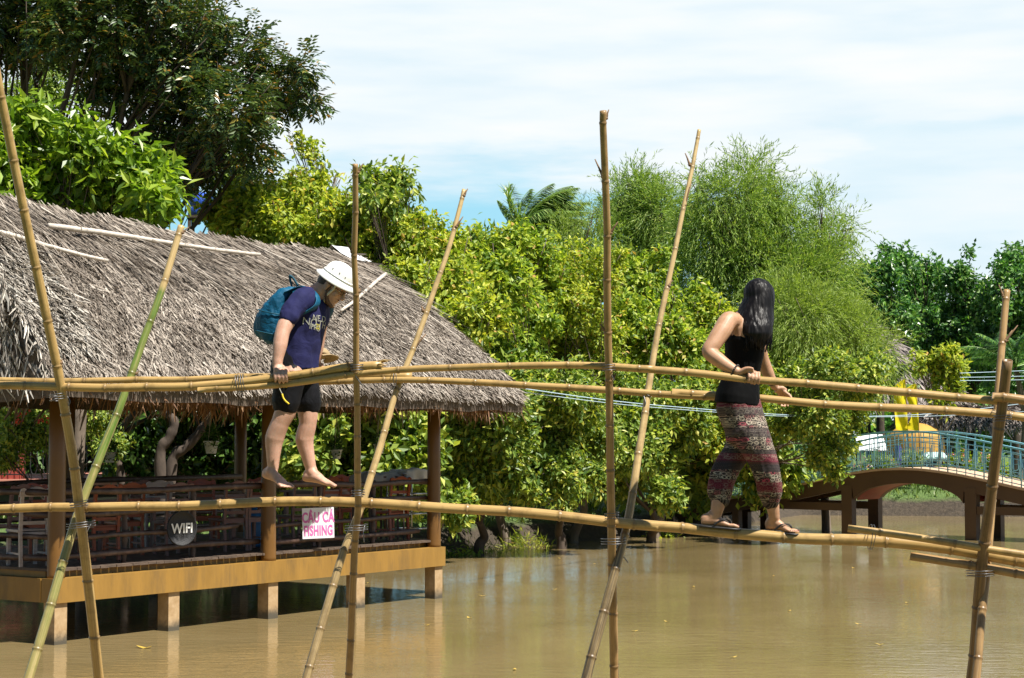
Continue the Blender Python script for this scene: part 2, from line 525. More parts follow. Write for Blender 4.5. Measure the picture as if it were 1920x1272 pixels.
def bamboo(name, parent, pts, r0, r1, mat, seed, node_gap=.29, green=None, stain=None, label=None, stubs=(), hollow_top=False, split=None):
    """a bamboo culm: swollen, ringed nodes, slightly kinked between them"""
    rng = random.Random(seed)
    path = catmull(pts, 40)
    L = [0.0]
    for a, b in zip(path, path[1:]): L.append(L[-1] + (b - a).length)
    tot = L[-1]
    Ls = np.array(L)
    pa = np.array([tuple(p) for p in path])

    def P(s):
        return V3((np.interp(s, Ls, pa[:, 0]), np.interp(s, Ls, pa[:, 1]), np.interp(s, Ls, pa[:, 2])))
    nodes = []
    s = rng.uniform(.05, .2)
    while s < tot - .03:
        nodes.append(s); s += node_gap * rng.uniform(.82, 1.18)
    if stubs:          # uprights are cut just above a node
        nodes = [n + tot - .07 - nodes[-1] for n in nodes]
        nodes = [n for n in nodes if n > .02]
    kink = {n: V3((rng.uniform(-1, 1), rng.uniform(-1, 1), rng.uniform(-1, 1))) * .005 for n in nodes}
    kx = np.array([0] + nodes + [tot]); kv = np.array([(0, 0, 0)] + [tuple(kink[n]) for n in nodes] + [(0, 0, 0)])
    samp = []
    for n in nodes:
        for d, k, nd in ((-.05, 1.0, 0), (-.022, .985, 0), (-.010, 1.0, .25), (-.004, 1.10, .8), (.002, 1.13, 1.0), (.007, 1.03, .7), (.013, .95, .9), (.02, .985, .25), (.05, 1.0, 0)):
            if 0.001 < n + d < tot - .001: samp.append((n + d, k, nd))
    q = 0.0
    while q < tot:
        if all(abs(q - n) > .055 for n in nodes): samp.append((q, 1.0, 0))
        q += .06
    samp.append((0, 1, 0)); samp.append((tot, 1, 0))
    samp.sort()
    seg = 14
    mb = MB(); rings = []; A = {'node': [], 'green': [], 'stain': []}
    side = None
    oval = rng.uniform(.95, 1.05)
    for s, k, nd in samp:
        c = P(s) + V3([np.interp(s, kx, kv[:, i]) for i in range(3)])
        tt = (P(min(s + .03, tot)) - P(max(s - .03, 0))).normalized()
        if side is None: side = tt.orthogonal().normalized()
        side = (side - tt * side.dot(tt)).normalized(); o = tt.cross(side)
        r = (r0 + (r1 - r0) * s / tot) * k
        rings.append([c + side * math.cos(2 * PI * i / seg) * r * oval + o * math.sin(2 * PI * i / seg) * r / oval for i in range(seg)])
        f = s / tot
        gv = interp(green[0], green[1], f) if green else 0.0
        sv = interp(stain[0], stain[1], f) if stain else 0.0
        A['node'] += [nd] * seg; A['green'] += [gv] * seg; A['stain'] += [sv] * seg
    if hollow_top:     # open cut end: the wall of the culm and the hole down to the first node
        c = P(tot); tt = (P(tot) - P(tot - .05)).normalized()
        for rr, dz in ((.78, 0.0), (.74, -.12)):
            rings.append([c + tt * dz + (Vector(p) - sum((Vector(x) for x in rings[-1]), V3()) / seg).normalized() * (r1 * rr) for p in rings[-1]])
            A['node'] += [.0 if dz == 0 else 1.0] * seg; A['green'] += [0] * seg; A['stain'] += [.0 if dz == 0 else .9] * seg
    mb.loft(rings)
    if split:          # splintered end
        c = P(tot); tt = (P(tot) - P(tot - .05)).normalized(); s1 = tt.orthogonal().normalized(); o1 = tt.cross(s1)
        for i in range(split):
            a = 2 * PI * i / split + rng.uniform(-.2, .2)
            b = c + (s1 * math.cos(a) + o1 * math.sin(a)) * r1 * .85 - tt * .02
            e = b + tt * rng.uniform(.03, .10) + (s1 * math.cos(a) + o1 * math.sin(a)) * rng.uniform(0, .012)
            n0 = len(mb.v); mb.tube([b, e], [.009, .002], 5); dn = len(mb.v) - n0
            A['node'] += [.2] * dn; A['green'] += [0] * dn; A['stain'] += [0] * dn
    mb.at = A
    o = mb.build(name, mat, parent)
    if label: o['label'] = label
    for (f, ang, ln) in [(a_, b_, c_ * .78) for a_, b_, c_ in stubs]:
        # broken side twig left on the node nearest to the fraction f of the length
        n = min(nodes, key=lambda x: abs(x - f * tot))
        c = P(n); tt = (P(min(n + .03, tot)) - P(max(n - .03, 0))).normalized()
        d = V3((math.cos(ang), rng.uniform(-.25, .25), math.sin(ang))).normalized()
        rr = r0 + (r1 - r0) * n / tot
        sb = MB()
        b = c + d * rr * .7 + tt * .008
        sb.tube([b, b + d * .02 + tt * .008, b + d * ln * .50 + tt * ln * .35, b + d * ln * .85 + tt * ln * .62], [.011, .008, .0055, .003], 6)
        sb.ell(b + d * .008, V3((.014, 0, 0)), V3((0, .014, 0)), V3((0, 0, .012)), 8, 6)
        sb.tube([b + d * .006, b + d * ln * .35 - tt * ln * .12], [.006, .002], 5)
        sb.build('branch_stub', M_stub, o)
    return o


def D0(px): return 12.2 - .00047 * px


bridge_root = thing('bamboo_footbridge', on_level(660, 1560, 0), 'rickety footbridge of tied bamboo poles crossing the brown pond', 'footbridge')


def along(pxs, off, ext=None):
    out = []
    for p in pxs:
        d = off(p[0]) if callable(off) else off
        out.append(at(p[0], p[1], D0(p[0]) + d))
    return out


# the poles that are walked on
foot = along([(-330, 966), (-60, 957), (150, 951), (330, 949), (480, 943), (600, 941), (700, 945), (830, 953), (980, 962), (1150, 979), (1235, 987)], 0)
bamboo('foot_pole', bridge_root, foot, 0.028, 0.034, M_straw, 3, .31)
foot2 = along([(1165, 980.5), (1300, 993), (1420, 1004), (1500, 1011), (1640, 1014), (1760, 1027), (1925, 1054), (2250, 1112)], 0.0)
FOOT2 = foot2
bamboo('foot_pole', bridge_root, foot2, 0.033, 0.042, M_straw, 4, .35)
bamboo('foot_pole', bridge_root, along([(2280, 1090), (1925, 1041), (1760, 1014), (1590, 991)], -.095), 0.025, 0.023, M_straw, 5, .42, label='thin straw pole lying along the thick foot pole')
bamboo('foot_pole', bridge_root, along([(2280, 1140), (1925, 1079), (1820, 1061), (1707, 1043)], -.03), 0.032, 0.027, M_tan, 6, .34)

NR = lambda px: -.36
FR = lambda px: .36
# handrails: near side
bamboo('handrail', bridge_root, along([(-300, 716), (0, 722), (150, 727), (300, 727), (400, 721), (540, 707), (640, 692), (716, 685)], NR), 0.025, 0.029, M_straw, 11, .28, split=9)
bamboo('handrail', bridge_root, along([(372, 731), (470, 725.5), (560, 717), (660, 703), (760, 692.5), (860, 688), (960, 686.5), (1060, 686), (1142, 687), (1228, 692)], lambda x: -.37), 0.021, 0.022, M_straw, 12, .40)
bamboo('handrail', bridge_root, along([(1150, 688.5), (1300, 699), (1420, 712), (1560, 724.5), (1700, 737), (1872, 752)], NR), 0.023, 0.025, M_straw, 13, .34)
bamboo('handrail', bridge_root, along([(1860, 744), (1925, 752), (2250, 800)], lambda x: -.42), 0.028, 0.028, M_tan, 14, .34)
# handrails: far side
bamboo('handrail', bridge_root, along([(-300, 706), (0, 713), (120, 715), (230, 714), (350, 711), (440, 708), (560, 706), (680, 704), (772, 705)], FR), 0.021, 0.023, M_straw, 15, .33)
bamboo('handrail', bridge_root, along([(520, 720), (640, 714.5), (760, 713), (900, 717), (1050, 727), (1215, 738), (1350, 744.5)], lambda x: .34), 0.021, 0.024, M_straw, 16, .32)
bamboo('handrail', bridge_root, along([(1260, 735.5), (1400, 746), (1560, 758), (1700, 766), (1870, 778), (1925, 784), (2250, 822)], lambda x: .34), 0.024, 0.029, M_straw, 17, .38)


def upright(pts, yc, near, r_top, r_bot, mat, seed, ytop_D=None, **kw):
    out = []
    sgn = -1 if near else 1
    x0, y0 = pts[0]; xb, yb = pts[-1]
    xa, ya = pts[-2]
    xm = interp([p[1] for p in pts], [p[0] for p in pts], yc)
    ext = [(xb + (xb - xa) / (yb - ya) * (1600 - yb), 1600)]
    for (x, y) in pts + ext:
        out.append(at(x, y, D0(xm) + sgn * (.045 + .31 * (yc - y) / 285)))
    out.reverse()
    return bamboo('upright_pole', bridge_root, out, r_bot, r_top, mat, seed, **kw)


U = {}
U['a'] = upright([(-22, 60), (4, 190), (45, 400), (88, 600), (122, 770), (147, 940), (165, 1090), (184, 1272)], 1000, True, 0.027, 0.037, M_straw, 21, node_gap=.37, stubs=[(.62, .4, .04)])
U['b'] = upright([(340, 424), (302, 545), (268, 640), (233, 740), (190, 850), (148, 960), (112, 1075), (54, 1272)], 1000, False, 0.024, 0.035, M_pale, 22, node_gap=.34,
                 green=([0, .08, .2, .28, .42, .50, .58, .60, .885, .895, 1], [.3, .55, .25, .5, .7, .5, .7, 1, 1, 0.0, 0]), label='green mottled leaning bamboo pole', stubs=[(.96, .3, .07), (.71, -.2, .04)])
U['c'] = upright([(666, 308), (665, 450), (667, 600), (669, 760), (671, 930), (665, 1050), (660, 1160), (654, 1272)], 1005, True, 0.0175, 0.028, M_tan, 23, node_gap=.25,
                 stubs=[(.985, .6, .07), (.90, 2.4, .10), (.82, .5, .035), (.74, 2.7, .10), (.66, .6, .06)])
U['d'] = upright([(870, 356), (840, 470), (808, 560), (775, 650), (742, 740), (716, 830), (684, 930), (640, 1050), (610, 1150), (575, 1272)], 1005, False, 0.015, 0.033, M_pale, 24, node_gap=.28,
                 stain=([0, .30, .40, .46, .52, 1], [.55, .6, .5, .35, 0, 0]), stubs=[(.985, .8, .06), (.90, .7, .09), (.80, 2.6, .05), (.72, .6, .11)])
U['e'] = upright([(1131, 208), (1137, 380), (1140, 560), (1143, 760), (1147, 960), (1150, 1120), (1153, 1272)], 1005, True, 0.021, 0.031, M_tan, 25, node_gap=.32, label='tall thick brown upright bamboo pole',
                 stubs=[(.985, .9, .06), (.91, 2.3, .12), (.83, .5, .09), (.75, 2.9, .06), (.65, .3, .05)])
U['f'] = upright([(1311, 244), (1290, 350), (1265, 470), (1240, 590), (1215, 735), (1197, 860), (1178, 970), (1155, 1065), (1128, 1165), (1100, 1272)], 1005, False, 0.013, 0.037, M_pale, 26, node_gap=.27,
                 stain=([0, .25, .36, .425, .455, .5, 1], [.95, 1, .95, .85, .55, 0, 0]), label='pale leaning bamboo pole, blackened at its lower end', stubs=[(.955, 2.4, .10), (.88, 1.2, .15), (.76, .8, .05)])
U['g'] = upright([(1889, 676), (1880, 760), (1867, 860), (1854, 960), (1842, 1060), (1834, 1160), (1823, 1272)], 1075, True, 0.032, 0.04, M_brown, 27, node_gap=.39, stain=([0, .3, .6, 1], [.45, .45, .25, .3]),
                 hollow_top=True, label='short dark brown bamboo post with an open cut top')
U['h'] = upright([(1888, 545), (1878, 650), (1872, 740), (1866, 860), (1858, 980), (1850, 1080), (1838, 1180), (1830, 1272)], 1075, False, 0.023, 0.031, M_tan, 28, node_gap=.36,
                 stain=([0, .3, .45, .5, 1], [.3, .35, .2, 0, 0]), stubs=[(.985, 2.3, .09), (.93, .5, .14), (.87, .6, .09)])


def wire(parent, c, axis, r, turns=3, seed=0, tails=1):
    rng = random.Random(seed)
    axis = V3(axis).normalized(); s = axis.orthogonal().normalized(); o = axis.cross(s)
    pts = []
    for i in range(turns * 14 + 1):
        a = 2 * PI * i / 14
        pts.append(V3(c) + (s * math.cos(a) + o * math.sin(a)) * (r + .004 + rng.uniform(0, .002)) + axis * (.016 * (i / 14 - turns / 2) + rng.uniform(-.002, .002)))
    mb = MB(); mb.tube(pts, .0024, 6)
    for k in range(tails):
        b = pts[-1]
        mb.tube(catmull([b, b + V3((rng.uniform(-.05, .05), -.03, -.06)), b + V3((rng.uniform(-.06, .04), -.02, -.14 + rng.uniform(-.04, .04)))], 6), .0035, 6)
    mb.build('wire_tie', M_wire, parent)


def up_at(px, py, yc, near, xm):
    return at(px, py, D0(xm) + (-1 if near else 1) * (.045 + .31 * (yc - py) / 285))


for key, ties in {'a': [(109, 745, .05), (148, 946, .055), (152, 985, .09)], 'c': [(669, 690, .038), (671, 925, .040), (668, 990, .07)], 'e': [(1141, 690, .036), (1147, 968, .04), (1150, 1015, .075)], 'g': [(1879, 785, .05), (1838, 1075, .08)]}.items():
    xm = {'a': 150, 'c': 668, 'e': 1148, 'g': 1840}[key]
    for i, (x, y, r) in enumerate(ties):
        yc = 1075 if key == 'g' else (1000 if key == 'a' else 1005)
        c = up_at(x, y, yc, True, xm)
        wire(U[key], c, at(x, y - 100, c.y) - at(x + (8 if key == 'a' else 0), y, c.y), r, 3, seed=i + 7 * ord(key), tails=1 if i != 1 else 0)
for key, (x, y) in {'b': (232, 712), 'd': (746, 706), 'f': (1216, 738), 'h': (1872, 778)}.items():
    xm = {'b': 145, 'd': 672, 'f': 1150, 'h': 1848}[key]
    c = up_at(x, y, 1005, False, xm)
    wire(U[key], c, at(x - 30, y + 90, c.y) - c, .040, 2, seed=ord(key), tails=1)
# ties round the lapped foot poles and handrails
mb = MB()
kids = [o for o in bridge_root.children if o.name.startswith('foot_pole')]
c = at(1634, 1008, D0(1634) - .04); wire(kids[1], c, (1, 0, -.15), .075, 2, 5, 0)
hr = [o for o in bridge_root.children if o.name.startswith('handrail')]
wire(hr[0], at(452, 719, D0(452) - .36), (1, 0, .1), .052, 4, 9, 2)
wire(hr[4], at(742, 710, D0(742) + .35), (1, 0, 0), .055, 2, 10, 1)
# ------------------------------------------------------------------ thatched pavilion on posts
PA = on_level(103, 1208, 0.0)                 # foot of the near left corner post
PB = on_level(813, 1122, 0.0)                 # foot of the right front corner post
PU = (PB - PA); PLEN = PU.length; PU = PU.normalized()
PV_ = V3((-PU.y, PU.x, 0))                    # inwards
PDEP = 4.2


def pv(s, t_, z): return PA + PU * s + PV_ * t_ + V3((0, 0, z))


M_ochre = simple('ochre_painted_concrete', (.265, .145, .027), .55, .16, 5.0, .25, 30, stretch=(1, 1, .22), dirt=(.12, .075, .03), dirtscale=4.0, dirtamt=.7)
M_ochre_col = simple('ochre_gloss_column', (.15, .070, .014), .42, .15, 2.0, .15, 30, dirt=(.16, .08, .03), dirtscale=2.5, dirtamt=.5)
M_conc = None
m, t = new_mat('wet_footed_concrete')
tc = t.n('ShaderNodeTexCoord'); sx = t.n('ShaderNodeSeparateXYZ', inp={0: (tc, 3)})
nz = t.n('ShaderNodeTexNoise', inp={'Vector': (tc, 3), 'Scale': 9.0, 'Detail': 8.0, 'Roughness': .7})
base = t.ramp((nz, 0), [(.3, (.30, .19, .085)), (.7, (.46, .33, .19))])
zz = t.math('MULTIPLY_ADD', (nz, 0), .18, (sx, 2))
k = t.n('ShaderNodeMapRange', inp={'Value': zz, 'From Min': .14, 'From Max': .26, 'To Min': 1.0, 'To Max': 0.0})
mx = t.mix(k, (base, 0), (.075, .065, .045))
bp = t.n('ShaderNodeBump', inp={'Height': (nz, 0), 'Strength': .5, 'Distance': .01})
p = t.n('ShaderNodeBsdfPrincipled', inp={'Base Color': (mx, 2), 'Roughness': .8, 'Normal': bp}); finish(t, p)
M_conc = m
M_plank = simple('grey_deck_plank', (.09, .062, .044), .7, .4, 6.0, .5, 25, stretch=(1, 1, 6))
M_log = simple('brown_barked_log', (.060, .031, .021), .55, .45, 9.0, .6, 22, dirt=(.30, .2, .15), dirtscale=5, dirtamt=.45)
M_dark = simple('dark_roof_underside', (.055, .035, .022), .9, .4, 6.0)

pav = thing('thatched_pavilion', PA, 'open pavilion with thatched roof on ochre posts standing in the pond', 'pavilion')

# posts in the water, beams, columns, deck
NPOST = 5
for i in range(NPOST):
    for j, tt in enumerate((0.0, PDEP)):
        mb = MB(); c = pv(PLEN * i / (NPOST - 1), tt, -.1)
        mb.box(c, (.20, .20, 1.26), PU, PV_)
        mb.build('post', M_conc, pav, smooth=False)
mb = MB(); mb.box(pv(PLEN / 2, -.012, .665), (PLEN + .26, .25, .30), PU, PV_); mb.build('beam', M_ochre, pav, smooth=False)
mb = MB(); mb.box(pv(PLEN / 2, PDEP, .665), (PLEN + .26, .24, .30), PU, PV_); mb.build('beam', M_ochre, pav, smooth=False)
for s in (-.01, PLEN + .01):
    mb = MB(); mb.box(pv(s, PDEP / 2, .664), (.245, PDEP - .26, .296), PU, PV_); mb.build('beam', M_ochre, pav, smooth=False)
mb = MB(); mb.box(pv(PLEN / 2, .15, .855), (PLEN - .02, .07, .08), PU, PV_); mb.build('sill_beam', M_ochre, pav, smooth=False)
mb = MB(); mb.box(pv(.0, PDEP / 2, .854), (.07, PDEP - .3, .076), PU, PV_); mb.build('sill_beam', M_ochre, pav, smooth=False)
# plank deck
rng = random.Random(4)
mb = MB(); s = -.06
while s < PLEN + .1:
    w = rng.uniform(.11, .15)
    mb.box(pv(s + w / 2, PDEP / 2 + rng.uniform(-.007, .007), .912 + rng.uniform(-.003, .003)), (w - .005, PDEP + .06, .032), PU, PV_)
    s += w
mb.build('plank_deck', M_plank, pav, smooth=False)
DECK = .93
COLS = [(0, 0), (PLEN / 2, 0), (PLEN, 0), (0, PDEP), (PLEN / 2, PDEP), (PLEN, PDEP)]
for (s, tt) in COLS:
    mb = MB(); c = pv(s, tt, .80)
    prof = [(.112, 0.0), (.112, .06), (.108, .5), (.106, 1.4), (.104, 2.75)]
    mb.lathe(c, prof, 24, cap=True); mb.build('column', M_ochre_col, pav)


def log(a, b, r, seed):
    rng = random.Random(seed)
    n = 16
    pts = []; rad = []
    w = [rng.uniform(-1, 1) for _ in range(6)]
    for i in range(n + 1):
        f = i / n
        p = a.lerp(b, f)
        p = p + V3((0, 0, .022 * (w[0] * math.sin(3 * f + w[1] * 3) + .6 * w[2] * math.sin(9 * f + w[3] * 3)))) + PV_ * .02 * w[4] * math.sin(5 * f)
        pts.append(p); rad.append(r * (1 + .12 * math.sin(i * 2.1 + seed) + .08 * rng.uniform(-1, 1)))
    mb = MB(); mb.tube(pts, rad, 10)
    return mb


seed = 100
for bay in (0, 1):
    sa = PLEN / 2 * bay + .10; sb_ = PLEN / 2 * (bay + 1) - .08
    for z, r in ((.94, .042), (.66, .036), (.38, .034), (.13, .040)):
        short = (.45 if (z == .38) else (.18 if z == .13 and bay == 1 else 0))
        log(pv(sa, .10, DECK + z), pv(sb_ - short, .10, DECK + z + rng.uniform(-.03, .03)), r, seed).build('railing_log', M_log, pav); seed += 1
    for f in (.32, .66):
        s = sa + (sb_ - sa) * f
        log(pv(s, .17, DECK - .02), pv(s + .02, .17, DECK + .95), .040, seed).build('railing_post', M_log, pav); seed += 1
for z, r in ((.94, .042), (.66, .036), (.38, .034), (.13, .040)):
    log(pv(0, .12, DECK + z), pv(0, PDEP - .1, DECK + z), r, seed).build('railing_log', M_log, pav); seed += 1
    log(pv(.1, PDEP - .1, DECK + z), pv(PLEN - .1, PDEP - .1, DECK + z), r, seed).build('railing_log', M_log, pav); seed += 1

# ---- thatch roof
OV = 1.12
EZ = 3.37; RZ = 5.74
E = {'fl': pv(-OV, -OV, EZ), 'fr': pv(PLEN + OV - .17, -OV + .05, EZ - .05), 'bl': pv(-OV, PDEP + OV, EZ), 'br': pv(PLEN + OV, PDEP + OV, EZ)}
R = {'l': pv(-.35, PDEP / 2, RZ + .20), 'r': pv(PLEN + .30, PDEP / 2, RZ - .04)}


def patch(e0, e1, r0, r1):
    def f(a, b, lift=0.0):
        lo = e0.lerp(e1, a); hi = r0.lerp(r1, a)
        p = lo.lerp(hi, b)
        up = .16 * math.sin(PI * min(1, b * 1.02)) * 0.9 - .10 * max(0, .10 - b) * 10 * .9      # belly and rounded eave
        sag = .05 * mnoise.noise(p * .9) + .025 * mnoise.noise(p * 2.7)
        sagr = -.10 * math.sin(PI * a) * b
        return p + V3((0, 0, up + sag + sagr + lift))
    return f


FACES = {'front': patch(E['fl'], E['fr'], R['l'], R['r']), 'back': patch(E['br'], E['bl'], R['r'], R['l']),
         'left': patch(E['bl'], E['fl'], R['l'], R['l']), 'right': patch(E['fr'], E['br'], R['r'], R['r'])}
mb = MB()
for nm, f in FACES.items():
    na, nb = (40, 16) if nm in ('front', 'back') else (18, 16)
    vs = [f(i / na, j / nb, -.03) for j in range(nb + 1) for i in range(na + 1)]
    fs = [(j * (na + 1) + i, j * (na + 1) + i + 1, (j + 1) * (na + 1) + i + 1, (j + 1) * (na + 1) + i) for j in range(nb) for i in range(na)]
    mb.add(vs, fs)
    vs = [f(i / na, j / nb, -.26) for j in range(nb + 1) for i in range(na + 1)]
    mb.add(vs, [tuple(reversed(q)) for q in fs])
    vs = [f(i / na, 0, -.03) for i in range(na + 1)] + [f(i / na, 0, -.26) for i in range(na + 1)]
    mb.add(vs, [(i, na + 1 + i, na + 2 + i, i + 1) for i in range(na)])
M_thbase = simple('thatch_bed', (.10, .075, .055), .95, .5, 14.0, .8, 30)
roof = mb.build('thatched_roof', M_thbase, pav)

M_thatch = leaf_mat('dry_palm_thatch', [(0, (.11, .088, .070)), (.25, (.20, .165, .135)), (.55, (.32, .27, .225)), (.82, (.43, .375, .315)), (1, (.58, .52, .45))], trans=.06, rough=.6, spec=.35, tint=(1, .9, .75))
def weather(m, lo, hi, sc):
    """darker, damper and paler, drier areas of thatch"""
    nt = m.node_tree; p = [n for n in nt.nodes if n.type == 'BSDF_PRINCIPLED'][0]
    src = p.inputs['Base Color'].links[0].from_socket
    tc = nt.nodes.new('ShaderNodeTexCoord'); nz = nt.nodes.new('ShaderNodeTexNoise'); nz.inputs['Scale'].default_value = sc; nz.inputs['Detail'].default_value = 5; nz.inputs['Roughness'].default_value = .65
    nt.links.new(tc.outputs['Object'], nz.inputs['Vector'])
    r = nt.nodes.new('ShaderNodeValToRGB'); r.color_ramp.elements[0].position = .36; r.color_ramp.elements[0].color = (lo, lo * .97, lo * .93, 1); r.color_ramp.elements[1].position = .66; r.color_ramp.elements[1].color = (hi, hi, hi, 1)
    nt.links.new(nz.outputs[0], r.inputs[0])
    mx = nt.nodes.new('ShaderNodeMix'); mx.data_type = 'RGBA'; mx.blend_type = 'MULTIPLY'; mx.inputs[0].default_value = 1
    nt.links.new(src, mx.inputs[6]); nt.links.new(r.outputs[0], mx.inputs[7]); nt.links.new(mx.outputs[2], p.inputs['Base Color'])


weather(M_thatch, .55, 1.08, 1.1)
M_shag = leaf_mat('silvery_shaggy_thatch', [(0, (.10, .085, .07)), (.35, (.27, .24, .205)), (.7, (.44, .40, .345)), (1, (.64, .60, .53))], trans=.08, rough=.55, spec=.4, tint=(1, .95, .85))
M_rust = leaf_mat('rusty_hanging_thatch', [(0, (.10, .05, .025)), (.5, (.22, .11, .055)), (1, (.36, .22, .12))], trans=.12, rough=.7, spec=.3, tint=(1.1, .9, .7))
nprng = np.random.default_rng(11)


def blades(base, dirs, nrm, L, Wd, curl, k=3):
    """narrow dry leaf strips: arrays of base points, directions, surface normals"""
    n = len(base)
    S = np.cross(dirs, nrm); S /= np.linalg.norm(S, axis=1, keepdims=True) + 1e-9
    rows = []
    for i in range(k):
        f = i / (k - 1)
        c = base + dirs * (L * f)[:, None] + nrm * (curl * f * f)[:, None]
        w = Wd * (1.0 - .75 * f ** 2) * .5
        rows += [c - S * w[:, None], c + S * w[:, None]]
    V = np.stack(rows, 1).reshape(-1, 3)
    o = np.arange(n)[:, None] * (2 * k)
    Q = np.concatenate([o + np.array([[2 * i, 2 * i + 1, 2 * i + 3, 2 * i + 2]]) for i in range(k - 1)], 1).reshape(-1, 4)
    return V, Q


def face_blades(f, n, Lr, Wr, jitter, lift, curl, brange=(0, 1), arange=(0, 1), bpow=1.0):
    base = []; D = []; N = []
    for _ in range(n):
        a = nprng.uniform(*arange); b = brange[0] + (brange[1] - brange[0]) * nprng.uniform() ** bpow
        p = f(a, b); q = f(a, max(b - .03, -.02)) ; r = f(min(a + .01, 1.0), b) if a < .99 else None
        d = (q - p); d = d.normalized() if d.length > 1e-6 else V3((0, 0, -1))
        e = (r - p) if r is not None else (p - f(a - .01, b))
        if e.length < 1e-5: e = PU.copy()
        e.normalize()
        nn = e.cross(-d); nn = nn.normalized()
        if nn.z < 0: nn = -nn
        dd = (d + e * nprng.normal(0, jitter) + nn * nprng.normal(lift, .09)).normalized()
        nn = (nn + e * nprng.normal(0, .45)).normalized()
        base.append(p + nn * nprng.uniform(-.03, .035)); D.append(dd); N.append(nn)
    n = len(base)
    L = nprng.uniform(Lr[0], Lr[1], n); Wd = nprng.uniform(Wr[0], Wr[1], n)
    cu = nprng.normal(0, curl, n)
    return blades(np.array(base), np.array(D), np.array(N), L, Wd, cu)


def join_vq(parts):
    Vs = []; Qs = []; o = 0
    for V, Q in parts:
        Vs.append(V); Qs.append(Q + o); o += len(V)
    return np.concatenate(Vs), np.concatenate(Qs)


parts = [face_blades(FACES['front'], 56000, (.08, .22), (.008, .023), .42, .03, .025, (0.0, .84)),
         face_blades(FACES['front'], 9000, (.4, 1.0), (.009, .022), .12, .01, .02, (.62, 1.0)),
         face_blades(FACES['front'], 500, (.9, 1.6), (.015, .028), .16, .03, .02, (.55, 1.0)),
         face_blades(FACES['right'], 2500, (.25, .6), (.03, .06), .30, .05, .04),
         face_blades(FACES['back'], 3500, (.35, .9), (.04, .08), .25, .05, .04),
         face_blades(FACES['front'], 8000, (.10, .24), (.012, .034), .45, .02, .03, (0.0, .06))]
V, Q = join_vq(parts)
link_mesh('thatch_strips', fast_mesh('thatch_strips', V, Q, False), M_thatch, roof)
parts = [face_blades(FACES['left'], 5200, (.20, .45), (.014, .034), .30, .06, .07, (.0, 1)),
         face_blades(FACES['front'], 2600, (.22, .5), (.012, .032), .35, .12, .07, (0.10, .66), (0, .10)),
         face_blades(FACES['left'], 900, (.4, .9), (.02, .045), .35, .16, .12, (.30, .8), (.72, 1.0))]
V, Q = join_vq(parts)
link_mesh('shaggy_hip', fast_mesh('shaggy_hip', V, Q, False), M_shag, roof)
# fringe that hangs from the eaves
base = []; D = []; N = []
for nm, n in (('front', 6500), ('left', 900), ('right', 900), ('back', 800)):
    f = FACES[nm]
    for _ in range(n):
        a = nprng.uniform(); inn = nprng.uniform(0, .07)
        clump = .5 + .5 * mnoise.noise(V3((a * 30, 7.7, n * .1)))
        if nprng.uniform() > 1.5 * clump - .25: continue
        p = f(a, inn, -.20 + nprng.uniform(-.06, .04))
        d = V3((nprng.normal(0, .22), nprng.normal(0, .22), -1)).normalized()
        base.append(p); D.append(d); N.append(V3((nprng.normal(), nprng.normal(), .1)).normalized())
n = len(base)
V, Q = blades(np.array(base), np.array(D), np.array(N), nprng.uniform(.05, .16, n) * (1 + 1.2 * (nprng.uniform(size=n) > .93)), nprng.uniform(.008, .024, n), nprng.normal(0, .03, n))
fringe1 = (V, Q)
# long loose bundles under the eave
base = []; D = []; N = []
for (px, w, n) in ((375, .55, 130), (420, .4, 120), (455, .3, 60), (905, .35, 130), (690, .5, 60), (250, .5, 40)):
    for _ in range(n):
        a = None
        c = at(px, 752, 24.2 + (px - 250) * .0064)
        c.z = 3.14
        p = c + PU * nprng.normal(0, w * .5) + PV_ * nprng.uniform(0, .3) + V3((0, 0, nprng.uniform(-.05, .1)))
        base.append(p); D.append(V3((nprng.normal(0, .25), nprng.normal(0, .25), -1)).normalized()); N.append(V3((nprng.normal(), nprng.normal(), 0)).normalized())
n = len(base)
V, Q = blades(np.array(base), np.array(D), np.array(N), nprng.uniform(.15, .42, n), nprng.uniform(.012, .03, n), nprng.normal(0, .03, n))
V, Q = join_vq([fringe1, (V, Q)])
link_mesh('eave_fringe', fast_mesh('eave_fringe', V, Q, False), M_rust, roof)
# white sheet over the right end of the ridge
mb = MB(); vs = []
bs_ = [.86, .90, .94, .97, 1.0]
for i in range(7):
    a = .955 + .045 * i / 6
    for j in range(9):
        g = j - 4
        p = FACES['front'](a, bs_[4 - abs(g)], .07) if g <= 0 else FACES['back'](1 - a, bs_[4 - g], .07)
        vs.append(p + V3((0, 0, .03 * mnoise.noise(p * 5))) + PU * (.05 if i == 6 else 0))
mb.add(vs, [(i * 9 + j, i * 9 + j + 1, (i + 1) * 9 + j + 1, (i + 1) * 9 + j) for i in range(6) for j in range(8)])
M_sheet = simple('white_plastic_sheet', (.78, .79, .80), .5, .06)
mb.build('ridge_sheet', M_sheet, pav)

# sticks lying on the thatch
M_stick = simple('bleached_stick', (.52, .46, .40), .7, .2, 12, .4, 40)


def roof_at(px, py):
    """point of the front thatch seen at a photograph pixel"""
    f = FACES['front']; best = None
    for ia in range(0, 81):
        for ib in range(0, 41):
            p = f(ia / 80, ib / 40)
            d = p - V3((0, 0, CAM_H)); dep = d.dot(_fw)
            x = W / 2 + F * d.x / dep; y = H / 2 - F * d.dot(_up) / dep
            e = (x - px) ** 2 + (y - py) ** 2
            if best is None or e < best[0]: best = (e, p, ia, ib)
    return best[1]


